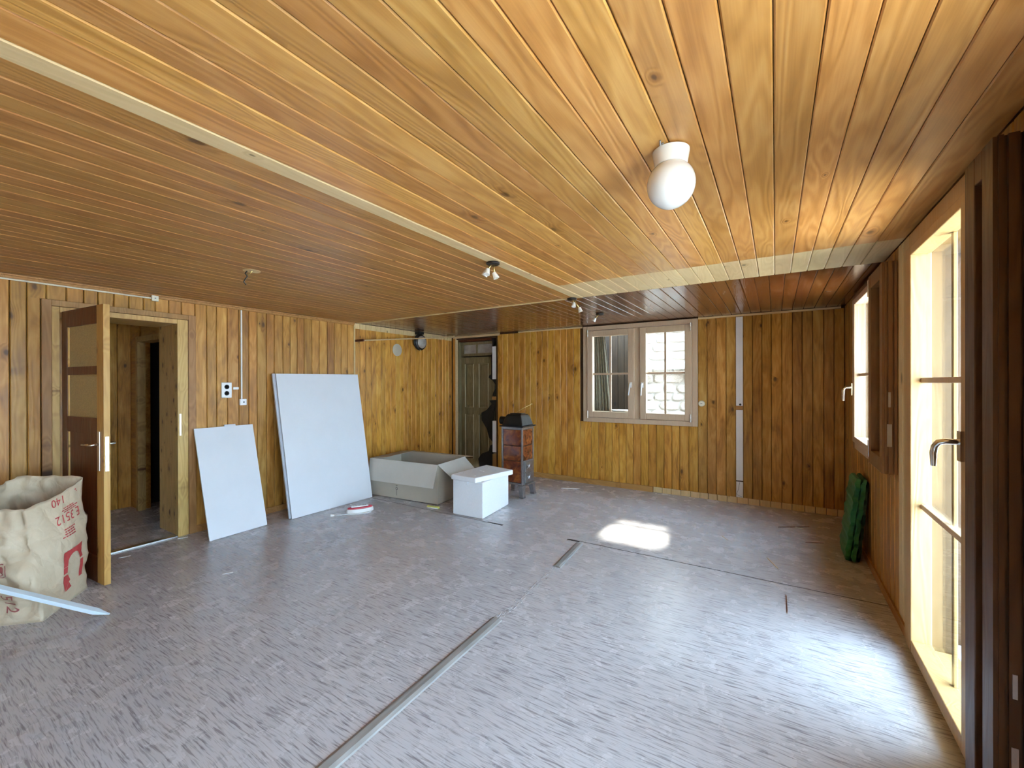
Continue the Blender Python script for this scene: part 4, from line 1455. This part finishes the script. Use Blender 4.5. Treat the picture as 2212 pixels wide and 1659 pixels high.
put_text('lettering', 'E 3512', 0, 0.575, 0.775, 0.085, math.pi, 'redprint', sx=0.86)
put_text('lettering', '140', 0, 0.45, 0.945, 0.070, math.pi, 'redprint')
random.seed(2)
for nm, u0, u1, v0, nl, rowh in (('small_print', 0.45, 0.82, 0.855, 3, 0.017), ('small_print', 0.40, 0.72, 0.665, 4, 0.022), ('small_print', 0.74, 0.90, 0.955, 2, 0.02)):
    polys = []
    for r in range(nl):
        v = v0 - r * rowh
        u = u0 + random.uniform(0, 0.05)
        end = u1 - random.uniform(0, 0.12)
        while u < end:
            w = random.uniform(0.018, 0.05)
            polys.append([(u, v), (u + w, v), (u + w, v + rowh * 0.5), (u, v + rowh * 0.5)])
            u += w + 0.010
    bag_print(nm, polys, 0, 'redprint')
# red emblem: a rounded arch mark
polys = []


def arc_band(u0, v0, r0, r1, t0, t1, n, squash=1.0):
    for i in range(n):
        a, b = t0 + (t1 - t0) * i / n, t0 + (t1 - t0) * (i + 1) / n
        polys.append([(u0 + r1 * math.cos(a) / LU, v0 + r1 * math.sin(a) * squash / LV), (u0 + r1 * math.cos(b) / LU, v0 + r1 * math.sin(b) * squash / LV),
                      (u0 + r0 * math.cos(b) / LU, v0 + r0 * math.sin(b) * squash / LV), (u0 + r0 * math.cos(a) / LU, v0 + r0 * math.sin(a) * squash / LV)])


uc, vc = 0.60, 0.30
def rect(u0, u1, v0, v1):
    n = 4
    for i in range(n):
        a, b = v0 + (v1 - v0) * i / n, v0 + (v1 - v0) * (i + 1) / n
        polys.append([(uc + u0 / LU, vc + a / LV), (uc + u1 / LU, vc + a / LV), (uc + u1 / LU, vc + b / LV), (uc + u0 / LU, vc + b / LV)])


# top of the mark: square outside, round inside
inner_c = (0.0, 0.030)
R = 0.062
N = 12
for i in range(N):
    a, b = math.pi * i / N, math.pi * (i + 1) / N
    def sq(t):
        c, s = math.cos(t), math.sin(t)
        k = 0.098 / max(abs(c), abs(s) * 1.05)
        return (c * k, s * k)
    q = [(R * math.cos(a), R * math.sin(a)), sq(a), sq(b), (R * math.cos(b), R * math.sin(b))]
    polys.append([(uc + (x + inner_c[0]) / LU, vc + (y + inner_c[1]) / LV) for x, y in q])
rect(0.066, 0.098, -0.090, 0.018)
rect(-0.098, -0.062, -0.010, 0.028)
polys.append([(uc + x / LU, vc + y / LV) for x, y in ((-0.098, -0.022), (-0.062, -0.022), (-0.030, -0.070), (-0.050, -0.075))])
polys.append([(uc + x / LU, vc + y / LV) for x, y in ((-0.098, -0.022), (-0.050, -0.075), (-0.075, -0.130), (-0.098, -0.060))])
polys.append([(uc + x / LU, vc + y / LV) for x, y in ((-0.050, -0.075), (-0.020, -0.115), (-0.070, -0.132))])
bag_print('emblem', polys, 0, 'redprint')
LUL = (A - D).length
put_text('lettering', '3512', 3, 0.64, 0.215, 0.085, -math.pi / 2, 'darkprint', LUL)
put_text('lettering', '06', 3, 0.52, 0.64, 0.06, -math.pi / 2, 'darkprint', LUL)
polys = []
for i in range(20):
    a, b = 2 * math.pi * i / 20, 2 * math.pi * (i + 1) / 20
    f = lambda r, t: (0.56 + r * math.cos(t) / LUL, 0.46 + r * math.sin(t) / LV)
    if i % 7 != 3:
        polys.append([f(0.042, a), f(0.042, b), f(0.036, b), f(0.036, a)])
    polys.append([f(0.026, a), f(0.026, b), (0.56, 0.46)])
bag_print('round_stamp', polys, 3, 'darkprint')

# ---- pale rod leaning across the sack
rod_a, rod_b = Vector((-3.414, 0.868, 0.012)), Vector((-3.718, 0.484, 0.250))
rd = (rod_b - rod_a).normalized()
tlen = (XL + 0.02 - rod_a.x) / rd.x
rod = thing('plastic_rail', 'pale blue-white plastic rail slanting in front of the paper sack', 'rail', rod_a)
sidev = rd.cross(UP).normalized()
upv = sidev.cross(rd).normalized()
g = G()
hw_, hh_ = 0.021, 0.011
st = 0.075
ringv = lambda t, k: [rd * t + sidev * a * hw_ * k + upv * b * hh_ * k for a, b in ((-1, -1), (1, -1), (1, 1), (-1, 1))]
vs = [Vector((0, 0, 0.002)) + sidev * -0.006, Vector((0, 0, 0.002)) + sidev * 0.006, Vector((0, 0, 0.006)) + sidev * 0.006, Vector((0, 0, 0.006)) + sidev * -0.006] + ringv(st, 1.0) + ringv(tlen, 1.0)
fs = [(3, 2, 1, 0), (8, 9, 10, 11)]
for r in (0, 4):
    for k in range(4):
        fs.append((r + k, r + (k + 1) % 4, r + 4 + (k + 1) % 4, r + 4 + k))
g.add(vs, fs)
g.build('profile', 'bluewhite', rod, bevel=0.002)

# ---- green moulded slabs leaning on the right wall
grn = thing('green_mat', 'green wavy moulded foam slabs leaning below the side window', 'foam slab', (0.508, 4.17, 0))
random.seed(6)


def wavy(x0b, x0t, t, y0, y1, h, ph, mat, nm):
    g = G()
    n = 60
    vs, fs = [], []
    for i in range(n + 1):
        s = i / n
        z = 0.006 + h * s
        xx = x0b + (x0t - x0b) * s
        wv = 0.004 * math.sin(s * 30 + ph) + 0.002 * math.sin(s * 71 + ph)
        wy_ = 0.006 * math.sin(s * 33 + ph * 1.7) + 0.003 * math.sin(s * 75)
        rnd_ = 0.035 * max(0, (s - 0.93) / 0.07) + 0.03 * max(0, (0.06 - s) / 0.06)
        vs += [(xx + wv + rnd_ * 0.3, y0 + wy_ + rnd_, z), (xx + t + wv * 0.4, y0 + wy_ * 0.8 + rnd_ * 0.6, z), (xx + t + wv * 0.4, y1 - rnd_, z), (xx + wv + rnd_ * 0.3, y1 - rnd_, z)]
    for i in range(n):
        for k in range(4):
            fs.append((i * 4 + k, i * 4 + (k + 1) % 4, i * 4 + 4 + (k + 1) % 4, i * 4 + 4 + k))
    fs += [(3, 2, 1, 0), tuple(n * 4 + k for k in range(4))]
    g.add(vs, fs)
    return g.build(nm, mat, grn, bevel=0.004)


wavy(-0.052, 0.020, 0.034, 0.0, 0.34, 0.645, 0.3, 'green', 'slab')
wavy(-0.012, 0.058, 0.030, -0.012, 0.33, 0.650, 1.9, 'green', 'slab')
wavy(0.026, 0.082, 0.020, 0.004, 0.32, 0.625, 3.6, 'greend', 'slab')

# ---- ceiling lamp
lamp = thing('ceiling_lamp', 'white opal globe lamp on a round ceramic ceiling base', 'lamp', (-0.302, 1.515, H))
part(G().lathe([(0.055, -0.001), (0.060, -0.004), (0.060, -0.010), (0.053, -0.052), (0.048, -0.056), (0.001, -0.056)], n=40), 'base', 'ceramic', lamp, smooth='auto')
pr = []
for i in range(25):
    t = math.radians(38 + (180 - 38) * i / 24)
    pr.append((max(0.0005, 0.079 * math.sin(t)), -0.117 + 0.079 * 1.02 * math.cos(t)))
part(G().lathe([(0.0005, pr[0][1])] + pr, n=40), 'globe', 'opal', lamp, smooth=True)
part(G().tube([(-0.012, -0.062, -0.001), (-0.020, -0.072, -0.010), (-0.016, -0.085, -0.002)], 0.003, 6), 'wire', 'greyplas', lamp, smooth=True)


# ---- ceiling spot clusters
def spot(name, label, base, heads, brass_base=True):
    o = thing(name, label, 'spotlight', base)
    part(G().lathe([(0.001, -0.001), (0.045, -0.001), (0.045, -0.010), (0.036, -0.016), (0.001, -0.016)], n=24), 'base', 'iron', o, smooth='auto')
    for hx, hy, hz, dx, dy in heads:
        p = Vector((hx, hy, hz))
        arm = part(G().tube([(hx * 0.25, hy * 0.25, -0.014), (hx * 0.6, hy * 0.6, hz * 0.55), p], 0.005, 8), 'arm', 'brass', o, smooth=True)
        dirv = Vector((dx, dy, -0.8)).normalized()
        G().cyl(p - dirv * 0.012, p + dirv * 0.030, 0.013, 0.021, 18).build('head', 'ceramic', arm, smooth='auto')
    return o


spot('ceiling_spotlight', 'three-headed brass and white spotlight on the pale ceiling strip', (-1.572, 2.285, H - 0.003), [(-0.050, -0.005, -0.055, -0.4, -0.2), (-0.030, -0.02, -0.052, 0.0, -0.3), (0.006, 0.01, -0.075, 0.3, 0.2)])
spot('ceiling_spotlight', 'two-headed white spotlight at the corner of the pale ceiling strips', (-1.61, 3.64, H - 0.003), [(0.012, 0.02, -0.050, 0.0, -0.3), (0.065, 0.03, -0.100, 0.2, 0.1)])
spot('ceiling_spotlight', 'single white spotlight on the dark varnished rear ceiling', (-1.70, 4.62, H - 0.003), [(-0.05, -0.02, -0.060, -0.5, -0.1)])

# ---- bare wires on the ceiling
hk = thing('ceiling_wires', 'twisted bare lamp wires hanging from the left ceiling', 'wires', (-3.14, 1.525, H))
part(G().lathe([(0.0005, -0.0015), (0.055, -0.0015), (0.055, -0.003), (0.0005, -0.003)], (0.02, 0.02, 0), 20), 'pale_patch', 'pale', hk)
part(G().tube([(0.0, 0.0, -0.003), (-0.006, -0.01, -0.022), (0.004, 0.0, -0.040), (-0.012, -0.008, -0.062), (-0.026, -0.01, -0.078), (-0.014, 0.0, -0.098)], 0.0045, 8), 'wire', 'iron', hk, smooth=True)
part(G().tube([(-0.03, 0.0, -0.003), (-0.012, 0.0, -0.030), (0.012, 0.01, -0.024), (0.035, 0.016, -0.006)], 0.0040, 8), 'wire', 'brass', hk, smooth=True)

# ---- wiring on the left wall
g = G()
g.tube([(XL + 0.030, -0.9, H - 0.042), (XL + 0.030, 1.458, H - 0.042)], 0.0065, 8)
o = tag(g.build('cable_conduit', 'cream', smooth='auto'), 'cream cable conduit running under the cornice to the junction box', 'conduit')
jb = thing('junction_box', 'square cream junction box above the open doorway', 'junction box', (XL + 0.0275, 1.482, H - 0.041))
part(G().box(0, 0.024, -0.024, 0.024, -0.024, 0.024), 'box', 'cream', jb, 0.003)
part(G().cyl((0.024, 0, 0), (0.0265, 0, 0), 0.006, n=10), 'screw', 'greyplas', jb)
g = G()
g.box(XL + 0.002, XL + 0.012, 2.198, 2.211, 1.250, H - 0.037)
tag(g.build('cable_duct', 'plastic', bevel=0.002), 'thin white upright cable duct above the square switch', 'cable duct')
sw = thing('light_switch', 'small square white switch below the upright cable duct', 'switch', (XL + 0.0018, 2.213, 1.218))
part(G().box(0, 0.026, -0.032, 0.032, -0.032, 0.032), 'housing', 'plastic', sw, 0.004)
part(G().cyl((0.026, 0.004, 0.0), (0.034, 0.004, 0.0), 0.009, 0.007, 14), 'knob', 'greyplas', sw, smooth='auto')
so = thing('wall_socket', 'white double wall socket beside the doorway', 'socket', (XL + 0.0018, 2.064, 1.343))
part(G().box(0, 0.012, -0.047, 0.047, -0.077, 0.077), 'plate', 'plastic', so, 0.005)
for dz in (0.032, -0.032):
    sk = part(G().lathe([(0.023, 0.0), (0.023, 0.0016), (0.019, 0.0016), (0.019, 0.0)], (0.0121, 0, dz), 24, Matrix.Rotation(math.radians(90), 3, 'Y')), 'socket_ring', 'greyplas', so)
    gg = G()
    for dy_, dz_ in ((-0.008, 0.0), (0.008, 0.0), (0.0, -0.006)):
        gg.cyl((0.0121, dy_, dz + dz_), (0.0132, dy_, dz + dz_), 0.003, n=8)
    gg.build('contact_holes', 'seam', sk)
lb = G().box(0, 0.004, -0.027, 0.027, -0.012, 0.012).build('wall_label', 'plastic', None, (XL + 0.0018, 2.154, 1.360), bevel=0.001)
tag(lb, 'tiny white label stuck between socket and cable duct', 'label')

# ---- rod, disc and round fitting on the honey-coloured boards
rp = thing('curtain_rail', 'slim pale rod slanting along the honey-coloured boards', 'rod', (XL, 3.62, 1.965))
G().tube([(0.15, -0.01, 0.000), (0.15, 1.80, 0.205)], 0.0095, 10).build('rod', 'pale', rp, smooth='auto')
part(G().box(0.0018, 0.165, -0.030, -0.010, -0.014, 0.014), 'bracket', 'doordark', rp, 0.003)
part(G().box(0.0018, 0.160, 1.785, 1.805, 0.195, 0.231), 'bracket', 'pale', rp, 0.003)
dc = G().lathe([(0.001, 0), (0.088, 0), (0.088, 0.006), (0.084, 0.009), (0.001, 0.009)], (0, 0, 0), 36, Matrix.Rotation(math.radians(90), 3, 'Y')).build('flue_cover', 'card', None, (XL + 0.0018, 4.315, 1.892), smooth='auto')
tag(dc, 'flat round beige cover disc on the honey-coloured boards', 'cover disc')
rf = thing('round_lamp', 'round glass lamp with metal rim hung from a dark strap', 'wall lamp', (XL + 0.0018, 4.72, 2.035))
mr = Matrix.Rotation(math.radians(90), 3, 'Y')
part(G().lathe([(0.05, 0.0), (0.105, 0.03), (0.118, 0.07), (0.118, 0.085), (0.10, 0.10), (0.001, 0.10)], (0, 0, 0), 32, mr), 'rim', 'iron', rf, smooth='auto')
part(G().lathe([(0.120, 0.052), (0.126, 0.056), (0.126, 0.066), (0.120, 0.070)], (0, 0, 0), 32, mr), 'band', 'iron', rf, smooth='auto')
part(G().lathe([(0.097, 0.1005), (0.088, 0.112), (0.06, 0.122), (0.001, 0.127)], (0, 0, 0), 32, mr), 'lens', 'dirtyglass', rf, smooth=True)
part(G().box(0.0, 0.10, -0.05, 0.05, 0.118, 0.160), 'strap', 'iron', rf, 0.004)
part(G().cyl((0.07, 0, -0.140), (0.07, 0, -0.118), 0.010, 0.006, 10), 'drip_knob', 'brass', rf, smooth='auto')

# ---- round switch by the window
rs = thing('round_switch', 'round cream switch beside the rear window frame', 'switch', (-0.757, YF - 0.0018, 1.152))
mrx = Matrix.Rotation(math.radians(90), 3, 'X')
part(G().lathe([(0.001, 0), (0.037, 0), (0.037, 0.010), (0.030, 0.022), (0.001, 0.024)], (0, 0, 0), 28, mrx), 'housing', 'cream', rs, smooth='auto')
part(G().box(-0.010, 0.010, -0.034, -0.0245, -0.004, 0.004), 'knob', 'greyplas', rs, 0.001)

# ---- red and white cord reel on the floor
rl = thing('extension_reel', 'white and red oval plug strip with a short white cord on the floor', 'plug strip', (-3.86, 3.03, 0), math.radians(62))
n = 28
ov = [(0.145 * math.cos(2 * math.pi * i / n), 0.055 * math.sin(2 * math.pi * i / n)) for i in range(n)]
part(G().prism(ov, lambda p: (p[0], p[1], 0.002), lambda p: (p[0] * 0.96, p[1] * 0.94, 0.045)), 'body', 'plastic', rl, 0.006)
part(G().prism([(p[0] * 0.92 + 0.0, p[1] * 0.90) for p in ov], lambda p: (p[0], p[1], 0.046), lambda p: (p[0] * 0.95, p[1] * 0.92, 0.060)), 'cover', 'red', rl, 0.004)
part(G().box(-0.095, 0.085, -0.030, 0.020, 0.061, 0.075), 'label_block', 'plastic', rl, 0.006)
gg = G()
for i in range(9):
    gg.box(-0.07 + i * 0.015, -0.062 + i * 0.015, -0.018, 0.006 if i % 3 else 0.0, 0.0752, 0.0758)
gg.build('label_print', 'greyprint', rl)
part(G().tube([(0.10, -0.075, 0.006), (0.02, -0.085, 0.006), (-0.09, -0.070, 0.006), (-0.15, -0.040, 0.006), (-0.22, -0.030, 0.006), (-0.265, -0.020, 0.008)], 0.0055, 8), 'cord', 'plastic', rl, smooth=True)
part(G().cyl((-0.265, -0.020, 0.010), (-0.300, -0.012, 0.010), 0.009, 0.014, 10), 'cord_end', 'plastic', rl, smooth='auto')

# ---- yellow packet
yp = thing('yellow_packet', 'small yellow and white packet in front of the cardboard box', 'packet', (-3.27, 3.552, 0), math.radians(8))
part(G().prism([(-0.017, 0.0), (0.017, 0.0), (0.019, 0.012), (0.012, 0.024), (-0.012, 0.024), (-0.019, 0.012)], lambda p: (-0.075, p[0], p[1] + 0.002), lambda p: (0.075, p[0], p[1] + 0.002)), 'wrapper', 'yellow', yp, 0.002)
part(G().box(-0.074, 0.074, -0.0215, -0.0195, 0.004, 0.012), 'white_band', 'plastic', yp)
gg = G()
for i in range(6):
    gg.box(-0.045 + i * 0.014, -0.037 + i * 0.014, -0.006, 0.006, 0.0262, 0.0268)
gg.build('print', 'greyprint', yp)

# ---- slivers and scraps on the floor
def sliver(label, x0, y0, x1, y1, w, h, mat, name='wood_sliver', cat='sliver', grp='wood slivers scattered on the floor'):
    c = Vector(((x0 + x1) / 2, (y0 + y1) / 2, 0))
    a = Vector((x1 - x0, y1 - y0, 0))
    l = a.length / 2
    g = G()
    g.prism([(-l, -w * 0.3), (-l * 0.7, -w), (l * 0.8, -w * 0.8), (l, 0), (l * 0.7, w * 0.9), (-l * 0.8, w * 0.7)], lambda p: (p[0], p[1], 0.0005), lambda p: (p[0], p[1], h))
    o = g.build(name, mat, None, c)
    o.rotation_euler = (0, 0, math.atan2(a.y, a.x))
    return tag(o, label, cat, grp)


sliver('pale thin sliver on the floor toward the green foam slabs', -0.06, 3.95, 0.02, 3.74, 0.004, 0.003, 'pale')
sliver('short pale sliver on the floor under the rear window', -0.42, 4.30, -0.36, 4.20, 0.003, 0.002, 'pale')
sliver('dark straight splinter on the floor near the rear wall', 0.02, 4.83, 0.28, 5.00, 0.006, 0.004, 'doordark')
sliver('thin dark splinter on the floor in front of the glazed door', 0.06, 3.32, 0.06, 3.05, 0.003, 0.003, 'doordark')
sliver('white chip at the foot of the door jamb', -4.60, 1.63, -4.57, 1.70, 0.006, 0.004, 'plastic')
sliver('white sliver on the floor just inside the doorway', -4.50, 1.20, -4.48, 1.27, 0.005, 0.003, 'plastic')
sliver('small white sliver on the floor in front of the smaller panel', -3.46, 1.50, -3.43, 1.56, 0.004, 0.003, 'plastic')
sliver('dark crumb strip on the floor beside the pale foot of the rear wall', 0.22, 4.50, 0.36, 4.56, 0.010, 0.002, 'doordark')
sliver('flat white scrap on the floor beside the stove legs', -2.43, 5.12, -2.20, 5.22, 0.020, 0.006, 'plastic', 'paper_scrap', 'scrap', 'paper scraps on the floor')
sliver('small white scrap on the floor near the rear wall boards', 0.16, 4.92, 0.24, 4.88, 0.012, 0.003, 'plastic', 'paper_scrap', 'scrap', 'paper scraps on the floor')
